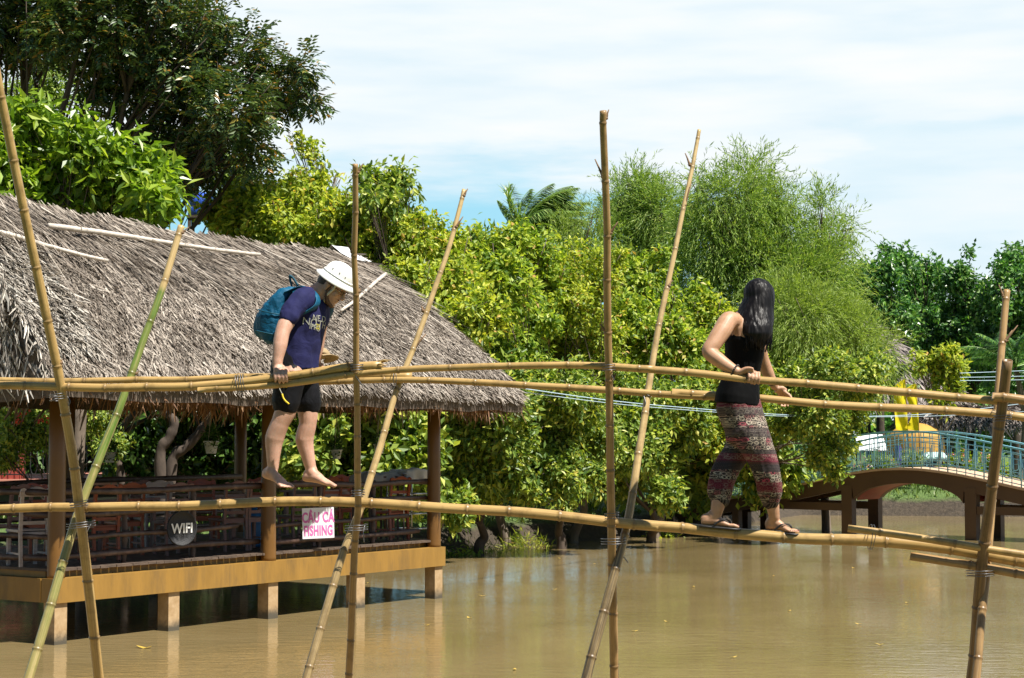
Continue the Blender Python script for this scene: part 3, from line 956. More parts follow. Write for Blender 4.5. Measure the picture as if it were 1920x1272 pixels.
for (a, b, r, lab) in (((92, 436), (488, 494), .036, 'long bleached pole lying across the upper thatch'), ((724, 527), (641, 598), .030, 'short pale stick slanting on the thatch beside the sun helmet'),
                       ((-40, 445), (205, 507), .032, 'half buried grey pole lying low on the left thatch')):
    p0 = roof_at(*a) + V3((.02, -.10, .10)); p1 = roof_at(*b) + V3((.02, -.10, .10))
    mb = MB(); rr = random.Random(int(a[1]))
    pts = [p0.lerp(p1, i / 14) + V3((0, 0, .010 * math.sin(i * .5) + rr.uniform(-.004, .004))) for i in range(15)]
    mb.tube(pts, [r * (1.1 - .35 * i / 14) for i in range(15)], 8)
    tag(mb.build('wooden_stick', M_stick, base=p0), lab, 'stick')
# ------------------------------------------------------------------ chairs, tables, signs, pots on the pavilion
M_wood_red = simple('red_lacquered_wood', (.34, .07, .022), .35, .25, 5, .1, 40, stretch=(1, 1, 5))
M_wood_mauve = simple('mauve_rosewood', (.21, .10, .085), .38, .25, 5, .1, 40, stretch=(1, 1, 5))  # mauve-brown, greyer than the red wood
M_wood_grey = simple('sunlit_pale_wood', (.40, .33, .31), .42, .2, 5, .1, 40, stretch=(1, 1, 5))  # paled to put sunlight and reflected sky into the chair colour


def pole(mb, a, b, r, seg=8): return mb.tube([a, b], r, seg)


def make_chair(mat):
    t_ = thing('wooden_chair', (0, 0, 0), 'chair', 'chair', 'wooden dining chairs on the pavilion deck')
    mb = MB(); mb.box((0, .01, .45), (.42, .40, .03)); mb.box((0, .205, .425), (.38, .02, .05)); mb.box((0, -.18, .425), (.38, .02, .05))
    mb.build('seat', mat, t_, smooth=False)
    for x in (-.18, .18):
        mb = MB(); mb.box((x, .18, .218), (.04, .04, .434)); mb.build('leg', mat, t_, smooth=False)
        mb = MB()
        mb.loft([[V3((x + i, -.19 + j + dy, z)) for i, j in ((-.02, -.02), (.02, -.02), (.02, .02), (-.02, .02))] for dy, z in ((-.03, 0), (0, .44), (-.02, .70), (-.055, .95))])
        mb.build('leg', mat, t_, smooth=False)
    for z, dy in ((.55, -.195), (.66, -.203), (.76, -.215)):
        mb = MB(); mb.box((0, dy, z), (.33, .018, .045)); mb.build('back_slat', mat, t_, smooth=False)
    for x in (-.18, .18):
        mb = MB(); mb.box((x, 0, .16), (.022, .34, .025)); mb.build('stretcher', mat, t_, smooth=False)
    # carved crest rail: a board with a raised middle and scrolled shoulders
    mb = MB(); xs_ = [-.215, -.20, -.17, -.13, -.09, -.05, 0, .05, .09, .13, .17, .20, .215]
    tops = [.95, .985, .995, .975, .985, 1.005, 1.012, 1.005, .985, .975, .995, .985, .95]
    fr = [V3((x, -.262 - .012 * (1 - (x / .215) ** 2), z)) for x, z in zip(xs_, tops)] + [V3((x, -.245 - .012 * (1 - (x / .215) ** 2), .885)) for x in reversed(xs_)]
    bk = [p + V3((0, .026, 0)) for p in fr]
    n = len(fr); m_ = len(xs_)
    fs = []
    for i in range(m_ - 1):
        j = n - 1 - i
        fs.append((i, i + 1, j - 1, j)); fs.append((n + i + 1, n + i, n + j, n + j - 1))
    for i in range(n): fs.append((i, n + i, n + (i + 1) % n, (i + 1) % n))
    mb.add(fr + bk, fs); mb.build('crest_rail', mat, t_, smooth=False)
    return t_


def copy_tree(o, parent=None):
    c = o.copy(); COL.objects.link(c)
    if parent is not None: c.parent = parent
    for ch in [x for x in o.children]: copy_tree(ch, c)
    return c


def on_deck(px, t_):
    """place on the deck at inward distance t_ that is seen in photograph column px"""
    k = (px - W / 2) / F
    q = PA + PV_ * t_
    s = (k * q.y - q.x) / (PU.x - k * PU.y)
    p = q + PU * s
    return V3((p.x, p.y, DECK))


protos = {k: make_chair(m_) for k, m_ in (('r', M_wood_red), ('m', M_wood_mauve), ('g', M_wood_grey))}
used = set()
CH = [(56, .75, 38, 'g', 'pale sunlit chair with its back to the water, left of the first ochre column'),
      (20, 1.9, 60, 'm', 'dark chair half out of the photo at the far left of the deck'),
      (76, 1.7, 215, 'r', 'orange-red chair facing the water beside the near ochre column'),
      (188, .8, 42, 'r', 'orange-red chair between the crossed bamboo poles and first railing post'),
      (236, 1.3, 35, 'r', 'dark red chair behind the first railing post of the left bay'),
      (262, 2.3, 30, 'm', 'brown chair deep in the shade, left of the pale chair near the tree trunks'),
      (288, 1.9, 36, 'g', 'pale grey chair set back, left of the chair above the WIFI sign'),
      (325, .8, 36, 'm', 'pink-brown chair whose carved back rises right above the WIFI sign'),
      (385, 1.6, 200, 'r', 'red chair facing the water just right of the WIFI sign'),
      (430, .8, 40, 'm', 'brown chair with pale crest, left one of the pair before the middle column'),
      (473, .75, 44, 'm', 'brown chair right against the middle column, below the nearer bare foot'),
      (492, 1.5, 190, 'r', 'red chair facing the water behind the middle column and blue drum'),
      (556, .75, 40, 'm', 'brown chair behind the FISHING sign, below the bare feet of the man'),
      (606, 1.3, 48, 'r', 'dark red chair behind the upper right corner of the FISHING sign'),
      (652, 1.8, 210, 'r', 'red chair in shade left of the rack with the grey cloth'),
      (734, .6, 42, 'r', 'bright orange-red chair in front of the metal rack by the right column')]
for (px, tt, rz, k, lab) in CH:
    if k not in used: o = protos[k]; used.add(k)
    else: o = copy_tree(protos[k])
    o.location = on_deck(px, tt); o.rotation_euler = (0, 0, math.radians(rz))
    o['label'] = lab


def make_table():
    t_ = thing('dining_table', (0, 0, 0), 'table', 'table', 'dark wooden dining tables on the pavilion')
    mb = MB(); mb.box((0, 0, .745), (1.15, .72, .035)); mb.build('table_top', M_wood_mauve, t_, smooth=False)
    mb = MB(); mb.box((0, 0, .69), (1.0, .58, .07)); mb.build('apron', M_wood_mauve, t_, smooth=False)
    for x in (-.5, .5):
        for y in (-.29, .29):
            mb = MB(); mb.box((x, y, .363), (.06, .06, .726)); mb.build('leg', M_wood_mauve, t_, smooth=False)
    return t_


tb = make_table()
for i, (px, tt, rz, lab) in enumerate([(215, 1.95, 56, 'dark wooden table among red chairs behind the crossed bamboo poles'), (420, 2.1, 56, 'dark wooden table behind the chairs left of the middle column'), (600, 2.3, 56, 'dark wooden table in the shade behind the FISHING sign')]):
    o = tb if i == 0 else copy_tree(tb)
    o.location = on_deck(px, tt); o.rotation_euler = (0, 0, math.radians(rz)); o['label'] = lab

# metal rack with a cloth thrown over it
M_steel = simple('steel_tube', (.55, .56, .58), .3, .1, metal=.9)
M_cloth = simple('grey_linen', (.30, .285, .26), .9, .15, 10, .3, 50, sheen=.3)
M_cloth_w = simple('off_white_linen', (.62, .58, .52), .9, .1, 10, .3, 50, sheen=.3)
rc = on_deck(765, .55); ra = math.radians(46)
rk = thing('clothes_rack', rc, 'steel tube rack beside the right pavilion column with a cloth over it', 'rack')
ux = V3((math.cos(ra), math.sin(ra), 0)); uy = V3((-ux.y, ux.x, 0))
for a, b in ((-.27, -.2), (.27, -.2), (-.27, .2), (.27, .2)):
    mb = MB(); pole(mb, rc + ux * a + uy * b, rc + ux * a + uy * b + V3((0, 0, 1.05)), .013); mb.build('leg', M_steel, rk)
mb = MB()
for z in (.16, .40, .72, 1.05):
    for b in (-.2, .2): pole(mb, rc + ux * -.27 + uy * b + V3((0, 0, z)), rc + ux * .27 + uy * b + V3((0, 0, z)), .010)
    for a in (-.27, .27): pole(mb, rc + ux * a + uy * -.2 + V3((0, 0, z)), rc + ux * a + uy * .2 + V3((0, 0, z)), .010)
mb.build('shelf_rail', M_steel, rk)


def cloth(c, lx, ly, drop, mat, name, lab, seed):
    rr = random.Random(seed); nu, nv = 30, 22
    vs = []
    for j in range(nv + 1):
        for i in range(nu + 1):
            u = (i / nu - .5) * (lx + 2 * drop); v = (j / nv - .5) * (ly + 2 * drop)
            du = max(0, abs(u) - lx / 2); dv = max(0, abs(v) - ly / 2)
            x = math.copysign(min(abs(u), lx / 2) + .10 * du, u); y = math.copysign(min(abs(v), ly / 2) + .10 * dv, v)
            z = -max(du, dv) + .028 * mnoise.noise(V3((u * 7 + seed, v * 7, 0))) + .05 * mnoise.noise(V3((u * 3, v * 3 + seed, 1))) * 1
            w = .025 * math.sin(u * 26 + seed) * min(1, dv * 6) + .025 * math.sin(v * 24 + seed) * min(1, du * 6)
            vs.append(c + ux * (x + (w if du > dv else 0)) + uy * (y + (w if dv >= du else 0)) + V3((0, 0, max(z, -drop - .02) + .03)))
    fs = [(j * (nu + 1) + i, j * (nu + 1) + i + 1, (j + 1) * (nu + 1) + i + 1, (j + 1) * (nu + 1) + i) for j in range(nv) for i in range(nu)]
    mb = MB(); mb.add(vs, fs)
    tag(mb.build(name, mat, base=c), lab, 'cloth')


cloth(rc + ux * .05 + V3((0, 0, 1.08)), .50, .44, .16, M_cloth_w, 'draped_cloth', 'off-white cloth bunched over the top of the steel rack', 3)
c2 = on_deck(705, .75) + V3((0, 0, 1.03))
tl = thing('folding_stand', on_deck(705, .75), 'dark low stand under the grey cloth left of the steel rack', 'stand')
for a in (-.3, .3):
    for b in (-.2, .2):
        mb = MB(); mb.box(on_deck(705, .75) + ux * a + uy * b + V3((0, 0, .49)), (.035, .035, .98)); mb.build('leg', M_log, tl, smooth=False)
mb = MB(); mb.box(on_deck(705, .75) + V3((0, 0, 1.0)), (.68, .46, .03), ux, uy); mb.build('stand_top', M_log, tl, smooth=False)
cloth(c2 - V3((0, 0, .0)), .70, .46, .17, M_cloth, 'draped_cloth', 'dark grey cloth covering the stand left of the steel rack', 8)

# blue drum
M_blue = simple('blue_plastic', (.03, .16, .36), .35, .1)
dc = on_deck(478, 1.15)
mb = MB(); mb.lathe(dc, [(.001, 0), (.15, 0), (.155, .03), (.155, .12), (.148, .14), (.155, .16), (.155, .3), (.148, .32), (.155, .34), (.155, .46), (.12, .52), (.05, .54), (.05, .58), (.001, .58)], 24)
tag(mb.build('water_drum', M_blue, base=dc), 'blue plastic drum on the deck beside the middle column', 'drum')

# ---- signs
M_signw = simple('white_sign_board', (.80, .79, .82), .45, .04)
M_pink = simple('pink_lettering', (.66, .15, .42), .5, .12, 20)
M_wifi = simple('dark_woven_tray', (.014, .014, .016), .6, .3, 60, .9, 90)
M_white = simple('white_paint', (.82, .82, .80), .5, .05)


def text_mesh(txt, size, depth, bold=0.0, spacing=1.0, shear=0.0):
    cu = bpy.data.curves.new('lettering', 'FONT'); cu.body = txt; cu.size = size; cu.extrude = depth; cu.offset = bold
    cu.align_x = 'CENTER'; cu.align_y = 'CENTER'; cu.space_character = spacing; cu.shear = shear
    o = bpy.data.objects.new('tmp', cu); COL.objects.link(o)
    dg = bpy.context.evaluated_depsgraph_get(); dg.update()
    me = bpy.data.meshes.new_from_object(o.evaluated_get(dg))
    bpy.data.objects.remove(o); bpy.data.curves.remove(cu)
    return me


def put_text(txt, size, name, mat, parent, origin, ax, ay, sx_=1.0, sy_=1.0, **kw):
    me = text_mesh(txt, size, .002, **kw)
    az = ax.cross(ay)
    M = Matrix(((ax.x * sx_, ay.x * sy_, az.x, origin.x), (ax.y * sx_, ay.y * sy_, az.y, origin.y), (ax.z * sx_, ay.z * sy_, az.z, origin.z), (0, 0, 0, 1)))
    me.transform(M); me.name = name
    return link_mesh(name, me, mat, parent)


# fishing sign, hung outside the railing of the right bay; it faces the water
k = (598 - W / 2) / F; q = pv(0, -.13, 0); s = (k * q.y - q.x) / (PU.x - k * PU.y)
fc = q + PU * s; fz = (at(598, 981, fc.y)).z
fc = V3((fc.x, fc.y, fz))
yaw = math.radians(20)
sxv = V3((math.cos(yaw), math.sin(yaw), 0)); syv = V3((0, 0, 1)); roll = math.radians(1.5)
sxr = sxv * math.cos(roll) + syv * math.sin(roll); syr = syv * math.cos(roll) - sxv * math.sin(roll)
nrm = sxr.cross(syr)
fs_ = thing('fishing_sign', fc, 'white board lettered CÂU CÁ FISHING in pink, hung on the railing', 'sign')
wd = 57 / F * fc.y / math.cos(yaw); hg = 57 / F * fc.y
mb = MB(); mb.box(fc, (wd, hg, .012), sxr, syr, nrm); mb.build('board', M_signw, fs_, smooth=False)
put_text('CÂU CÁ', hg * .40, 'lettering', M_pink, fs_, fc + nrm * .007 + syr * hg * .17, sxr, syr, .68, 1.14, bold=hg * .013, spacing=1.08)
put_text('FISHING', hg * .40, 'lettering', M_pink, fs_, fc + nrm * .007 - syr * hg * .26, sxr, syr, .62, 1.14, bold=hg * .013, spacing=1.08)
mb = MB()
for g in (-.35, .35): mb.tube([fc + sxr * wd * g + syr * hg * .48, fc + sxr * wd * g + syr * (hg * .48 + .06) + nrm * -.03, fc + sxr * wd * g + syr * (hg * .48 + .10) + nrm * -.09], .004, 5)
mb.build('hanging_wire', M_wire, fs_)
# wifi tray
k = (343.5 - W / 2) / F; q = pv(0, -.10, 0); s = (k * q.y - q.x) / (PU.x - k * PU.y)
wc = q + PU * s; wc.z = at(343.5, 991, wc.y).z
yaw = math.radians(30); sxv = V3((math.cos(yaw), math.sin(yaw), 0)); syv = V3((0, 0, 1)); nrm = sxv.cross(syv)
ws = thing('wifi_sign', wc, 'dark oval woven tray painted WIFI in white, hung on the railing', 'sign')
rx = 25 / F * wc.y / math.cos(yaw); ry = 32.5 / F * wc.y
mb = MB(); rings = []
for rr_, dz in ((1.0, -.012), (1.02, .0), (1.0, .022), (.94, .022), (.92, .010), (.5, .008), (.01, .008)):
    rings.append([wc + sxv * rx * rr_ * math.cos(2 * PI * i / 40) + syv * ry * rr_ * math.sin(2 * PI * i / 40) + nrm * dz for i in range(40)])
mb.loft(rings); mb.build('woven_tray', M_wifi, ws)
put_text('WIFI', ry * .80, 'lettering', M_white, ws, wc + nrm * .016 - syv * ry * .02, (sxv + syv * .03).normalized(), syv, .80, .98, bold=ry * .018)

# ---- hanging pots
M_pot = simple('white_plastic_pot', (.74, .73, .70), .45, .06)
M_string = simple('pale_string', (.45, .42, .36), .8, .1)
M_potleaf = leaf_mat('pot_plant_leaf', [(0, (.02, .06, .01)), (.6, (.05, .14, .02)), (1, (.12, .24, .04))], trans=.3)


def leaves(base, T, N, L, Wd, fold=.12, droop=.12):
    """diamond leaves: arrays"""
    T = T / (np.linalg.norm(T, axis=1, keepdims=True) + 1e-9)
    S = np.cross(T, N); S /= np.linalg.norm(S, axis=1, keepdims=True) + 1e-9
    Nn = np.cross(S, T)
    mid = base + T * (L * .45)[:, None]
    up = Nn * (Wd * fold)[:, None]
    tip = base + T * L[:, None] - Nn * (L * droop)[:, None]
    V = np.stack([base, mid + S * (Wd * .5)[:, None] + up, tip, mid - S * (Wd * .5)[:, None] + up], 1).reshape(-1, 3)
    Q = np.arange(len(base) * 4).reshape(-1, 4)
    return V, Q


def unit(n, rng): v = rng.normal(size=(n, 3)); return v / np.linalg.norm(v, axis=1, keepdims=True)


def hanging_pot(px, py, D, wpx, lab, bush=1.0):
    c = at(px, py, D); r = wpx * .5 / F * D; h = r * 1.75
    b = c - V3((0, 0, h / 2))
    o = thing('hanging_pot', b, lab, 'plant pot', 'white pots hung under the thatch')
    mb = MB(); seg = 32
    prof = [(.001, 0), (.66, 0), (.70, .04), (.95, .86), (1.08, .88), (1.10, 1.0), (.98, 1.0), (.93, .9), (.001, .86)]
    rings = []
    for rr_, z in prof:
        rings.append([b + V3((math.cos(2 * PI * i / seg) * r * rr_ * (1 + (.035 if i % 2 else -.0) * (.1 < z < .87)), math.sin(2 * PI * i / seg) * r * rr_ * (1 + (.035 if i % 2 else 0) * (.1 < z < .87)), z * h)) for i in range(seg)])
    mb.loft(rings); mb.build('pot', M_pot, o)
    mb = MB(); topz = 3.15
    hook = b + V3((0, 0, min(h + r * 6, topz - b.z - .2)))
    for i in range(3):
        a = 2 * PI * i / 3 + .3
        mb.tube([b + V3((math.cos(a) * r * 1.05, math.sin(a) * r * 1.05, h)), hook], .005, 5)
    mb.tube([hook, V3((hook.x, hook.y, topz))], .005, 5)
    mb.build('hanger', M_string, o)
    rng = np.random.default_rng(int(px)); n = int(420 * bush)
    d = unit(n, rng); d[:, 2] = np.abs(d[:, 2]) * 1.2
    base = np.array(b) + np.array([0, 0, h]) + d * (rng.uniform(.1, 1.0, n) ** .6)[:, None] * r * np.array([1.3, 1.3, 1.9])
    k = n // 5
    base[:k, 2] = b.z + h - rng.uniform(0, .9, k) * h * 1.0; ang = rng.uniform(0, 2 * PI, k)
    base[:k, 0] = b.x + np.cos(ang) * r * 1.15; base[:k, 1] = b.y + np.sin(ang) * r * 1.15
    T = d + rng.normal(0, .5, (n, 3)); N = np.array([0, 0, 1.0]) + rng.normal(0, .6, (n, 3))
    V, Q = leaves(base, T, N, rng.uniform(.04, .08, n), rng.uniform(.015, .03, n))
    link_mesh('foliage', fast_mesh('foliage', V, Q), M_potleaf, o)


hanging_pot(396, 839, 26.8, 27, 'white ribbed pot with trailing plant hung left of the man')
hanging_pot(631, 852, 30.2, 20, 'small white pot hung in shade behind the man, left of the upright bamboo', .8)
hanging_pot(711, 842, 30.4, 20, 'small white pot half hidden by the leaning bamboo pole', .4)
hanging_pot(206, 858, 27.5, 22, 'dim pot hung in the shade behind the green bamboo pole', .8)
# ------------------------------------------------------------------ trees and shrubs
M_bark = simple('grey_brown_bark', (.16, .125, .095), .9, .35, 6, .8, 18, stretch=(1, 1, .35))
M_bark_d = simple('dark_bark', (.075, .055, .042), .9, .35, 6, .8, 18, stretch=(1, 1, .35))
M_yg = leaf_mat('yellow_green_leaf', [(0, (0.087, 0.152, 0.025)), (.3, (0.223, 0.316, 0.041)), (.62, (0.419, 0.489, 0.059)), (.90, (0.600, 0.600, 0.092)), (.968, (0.600, 0.600, 0.101)), (.978, (0.600, 0.342, 0.101)), (1, (0.600, 0.446, 0.123))], trans=.45, rough=.45, spec=.35)
M_yg3 = leaf_mat('fresh_green_leaf', [(0, (0.071, 0.139, 0.023)), (.3, (0.183, 0.289, 0.037)), (.62, (0.343, 0.448, 0.055)), (.90, (0.524, 0.570, 0.085)), (.968, (0.524, 0.570, 0.092)), (.978, (0.524, 0.313, 0.092)), (1, (0.524, 0.408, 0.112))], trans=.45, rough=.45, spec=.35)
M_yg2 = leaf_mat('mid_green_leaf', [(0, (0.066, 0.129, 0.029)), (.4, (0.174, 0.272, 0.050)), (.8, (0.371, 0.451, 0.079)), (.985, (0.600, 0.600, 0.122)), (1, (0.600, 0.489, 0.122))], trans=.40, rough=.42, spec=.40)
M_bright = leaf_mat('bright_broad_leaf', [(0, (0.071, 0.142, 0.014)), (.4, (0.170, 0.284, 0.024)), (.8, (0.297, 0.419, 0.037)), (1, (0.453, 0.517, 0.062))], trans=.45, rough=.36, spec=.5)
M_darkl = leaf_mat('dark_glossy_leaf', [(0, (0.029, 0.058, 0.022)), (.45, (0.061, 0.111, 0.035)), (.8, (0.116, 0.172, 0.039)), (.93, (0.221, 0.189, 0.035)), (1, (0.394, 0.189, 0.039))], trans=.22, rough=.30, spec=.6)
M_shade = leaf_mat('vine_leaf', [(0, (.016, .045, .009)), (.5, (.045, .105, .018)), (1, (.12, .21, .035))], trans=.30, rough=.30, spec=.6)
M_feather = leaf_mat('feathery_leaf', [(0, (0.094, 0.167, 0.038)), (.4, (0.200, 0.315, 0.062)), (.85, (0.345, 0.467, 0.099)), (1, (0.439, 0.488, 0.132))], trans=.42, rough=.5, spec=.35)
M_feather2 = leaf_mat('pale_feathery_leaf', [(0, (0.125, 0.192, 0.034)), (.5, (0.255, 0.356, 0.072)), (1, (0.397, 0.482, 0.120))], trans=.45, rough=.5, spec=.35)
M_far = leaf_mat('deep_green_leaf', [(0, (0.031, 0.094, 0.029)), (.45, (0.080, 0.198, 0.048)), (.85, (0.174, 0.322, 0.063)), (1, (0.294, 0.416, 0.099))], trans=.32, rough=.32, spec=.6, tint=(1.0, 1.35, .5))
M_palm = leaf_mat('palm_leaflet', [(0, (0.108, 0.209, 0.069)), (.6, (0.269, 0.419, 0.115)), (1, (0.450, 0.450, 0.183))], trans=.25, rough=.35, spec=.5)
M_redfl = leaf_mat('red_blossom', [(0, (.5, .03, .01)), (1, (.65, .10, .04))], trans=.3)
M_pinkfl = leaf_mat('pink_blossom', [(0, (.6, .12, .2)), (.5, (.7, .3, .15)), (1, (.75, .35, .4))], trans=.3)


def px_blobs(lst, D, spread, rng):
    out = []
    for b in lst:
        x, y, r = b[:3]
        d = D + (b[3] if len(b) > 3 else rng.uniform(-spread, spread))
        c = at(x, y, d)
        out.append((np.array(c), r / F * d))
    return out


def crown_leaves(blobs, n, L, Wd, rng, per=7, sub=.42, out_w=.7, droop=.30, up=.75, style='broad', shell=.35, dens=None):
    """leaf clusters gathered in clumps over the surface and inside of a set of lobes"""
    w = np.array([r ** 2 for _, r in blobs]); w = w / w.sum()
    nc = max(1, n // per)
    bi = rng.choice(len(blobs), nc, p=w)
    C = np.array([b[0] for b in blobs])[bi]; Rr = np.array([b[1] for b in blobs])[bi]
    # clumps: each lobe carries sub-lobes of different size
    K = 26
    sd = unit(len(blobs) * K, rng).reshape(len(blobs), K, 3)
    sr = rng.uniform(.5, 1.05, (len(blobs), K))
    si = rng.integers(0, K, nc)
    d1 = sd[bi, si]; r1 = sr[bi, si]
    d2 = unit(nc, rng)
    inner = rng.uniform(size=nc) < shell
    rad2 = np.where(inner, rng.uniform(.2, 1.4, nc), rng.uniform(.45, 1.0, nc)) * sub
    off = d1 * (r1 * np.where(inner, rng.uniform(.3, 1, nc), 1.0))[:, None] * .80 + d2 * rad2[:, None]
    P = C + off * Rr[:, None]
    o = off / (np.linalg.norm(off, axis=1, keepdims=True) + 1e-6)
    P = np.repeat(P, per, 0); o = np.repeat(o, per, 0)
    N0 = len(P)
    spray = np.repeat(unit(nc, rng), per, 0)
    if style == 'broad':
        T = o * out_w + unit(N0, rng) * .95 + spray * .35 + np.array([0, 0, -droop])
        base = P + rng.normal(0, L * .55, (N0, 3))
        N = np.array([0, 0, up * .62]) + o * .80 + unit(N0, rng) * .55
        Ls = L * rng.uniform(.65, 1.3, N0); Ws = Wd * rng.uniform(.7, 1.25, N0)
        return leaves(base, T, N, Ls, Ws)
    if style == 'pinnate':      # leaflets in two rows along a small stalk
        ax = o * .9 + spray * .8 + np.array([0, 0, -droop]); ax /= np.linalg.norm(ax, axis=1, keepdims=True)
        k = np.tile(np.arange(per), nc)
        sidev = np.cross(ax, np.array([0, 0, 1.0]) + .3 * spray); sidev /= np.linalg.norm(sidev, axis=1, keepdims=True) + 1e-6
        sg = np.where(k % 2 == 0, 1.0, -1.0)[:, None]
        base = P + ax * ((k // 2) * L * .50)[:, None]
        T = ax * .65 + sidev * sg + unit(N0, rng) * .22 + np.array([0, 0, -.15])
        N = np.cross(sidev, ax); N *= np.sign(N[:, 2:3] + 1e-6); N = N + unit(N0, rng) * .35
        return leaves(base, T, N, L * rng.uniform(.8, 1.2, N0), Wd * rng.uniform(.8, 1.2, N0))
    if style == 'strand':       # fine leaves along thin drooping or rising twigs
        rise = np.repeat(rng.uniform(-1.5, .15, nc), per) * 1.0 + (o[:, 2] > .35) * 1.0
        ax = o * .75 + spray * .40 + np.stack([np.zeros(N0), np.zeros(N0), rise], 1); ax /= np.linalg.norm(ax, axis=1, keepdims=True)
        k = np.tile(np.linspace(0, 1, per), nc)
        sl = np.repeat(rng.uniform(.5, 1.25, nc), per) * out_w
        base = P + ax * (k * sl)[:, None] + np.stack([np.zeros(N0), np.zeros(N0), -.30 * sl * k ** 2], 1)
        T = ax + unit(N0, rng) * .55 + np.array([0, 0, -droop])
        return leaves(base, T, unit(N0, rng), L * rng.uniform(.7, 1.3, N0), Wd * rng.uniform(.7, 1.3, N0))


def limbs(root, blobs, r, rng, seed, fork=.45, bend=.25):
    """tapered trunk that forks into a limb for every lobe"""
    rr = random.Random(seed)
    mb = MB()
    cen = sum((V3(b[0]) for b in blobs), V3()) / len(blobs)
    low = min(b[0][2] - b[1] * .3 for b in blobs)
    root = V3(root)
    top = root.lerp(cen, fork); top.z = max(root.z + .6, min(cen.z, root.z + (cen.z - root.z) * fork))
    mid = root.lerp(top, .5) + V3((rr.uniform(-1, 1), rr.uniform(-1, 1), 0)) * bend
    tp = catmull([root - V3((0, 0, .3)), root + V3((0, 0, .15)), mid, top], 5)
    mb.tube(tp, [r * (1.25 - .55 * i / (len(tp) - 1)) for i in range(len(tp))], 9)
    for c, R_ in blobs:
        c = V3(c)
        m1 = top.lerp(c, .45) + V3((rr.uniform(-1, 1), rr.uniform(-1, 1), rr.uniform(-.2, .6))) * (c - top).length * .14
        tp2 = catmull([top - V3((0, 0, r * .5)), m1, c], 5)
        k = min(1.0, .35 + R_ * .3)
        mb.tube(tp2, [max(.014, r * .62 * k * (1 - .80 * i / (len(tp2) - 1))) for i in range(len(tp2))], 7)
        for _ in range(7):
            d = V3((rr.uniform(-1, 1), rr.uniform(-1.3, .7), rr.uniform(-.3, 1))).normalized()
            q = tp2[rr.randint(4, len(tp2) - 1)]
            e = c + d * R_ * rr.uniform(.8, 1.12)
            mb.tube(catmull([q, q.lerp(e, .5) + V3((rr.uniform(-1, 1), rr.uniform(-1, 1), rr.uniform(-1, 1))) * R_ * .12, e], 4), [max(.008, r * .22 * k * (1 - .85 * i / 8)) for i in range(9)], 5)
    return mb


def gz(x, y):
    return float(bank_z(x, y, float(pond_sd(np.array([(x, y)]))[0])))


def tree(name, label, cat, blist, D, n, L, Wd, mat, bark, seed, r=.12, root=None, spread=.8, group=None, style='broad', per=7, **kw):
    rng = np.random.default_rng(seed)
    bl = px_blobs(blist, D, spread, rng)
    bl_main = list(bl)
    if style == 'broad' and len(bl) > 4:      # sprigs that break the outline of the crown
        for i in range(max(5, len(bl))):
            c, r_ = bl[int(rng.integers(0, len(bl)))]
            ang = rng.uniform(-1.1, 1.1); q = r_ * rng.uniform(.95, 1.30)
            bl.append((c + np.array([math.sin(ang) * q, rng.uniform(-.5, .2) * r_, math.cos(ang) * q]), r_ * rng.uniform(.17, .30)))
    if root is None:
        cx = float(np.mean([b[0][0] for b in bl])); cy = float(np.mean([b[0][1] for b in bl])) + .3
        root = (cx, cy)
    base = V3((root[0], root[1], max(.05, gz(*root))))
    t_ = thing(name, base, label, cat, group)
    limbs(base, bl_main, r, rng, seed, kw.pop('fork', .45)).build('trunk', bark, t_)
    V, Q = crown_leaves(bl, n, L, Wd, rng, per=per, style=style, **kw)
    link_mesh('crown', fast_mesh('crown', V, Q), mat, t_)
    return t_


# 1 big dark tree, upper left
tree('shade_tree', 'large dark glossy-leaved tree towering over the pavilion roof at the upper left', 'tree',
     [(-40, 40, 140), (60, 30, 130), (160, 40, 130), (270, 60, 130), (350, 90, 110), (440, 120, 95), (510, 150, 70), (560, 125, 42), (575, 180, 38), (440, 205, 95), (350, 235, 100), (260, 200, 100), (470, 268, 62), (395, 300, 60), (330, 330, 45), (190, 130, 70), (280, -60, 120), (120, -60, 140), (400, 40, 45)],
     38, 64000, .155, .062, M_darkl, M_bark_d, 1, r=.26, root=(-13.0, 39.5), spread=1.6, style='pinnate', per=10, sub=.42, droop=.25, fork=.35)
# pale backlit tree seen in its gap
tree('slender_tree', 'pale green thin tree showing through the gap under the big dark tree', 'tree', [(90, 165, 55), (40, 190, 50), (300, 280, 45), (430, 330, 50), (390, 290, 40)], 46, 9000, .14, .06, M_feather2, M_bark, 2, r=.14, root=(-9.5, 47), spread=1)
# 2 bright broad-leaved shrub tree behind the roof
tree('broadleaf_tree', 'bright green broad-leaved tree close behind the left part of the thatch ridge', 'tree',
     [(-10, 300, 65), (50, 235, 45), (75, 300, 75), (140, 345, 70), (150, 270, 38), (200, 320, 62), (265, 330, 50), (285, 375, 40), (215, 385, 60), (20, 370, 60)], 31, 11000, .26, .105, M_bright, M_bark, 3, r=.16, spread=.8, sub=.40, droop=.38)
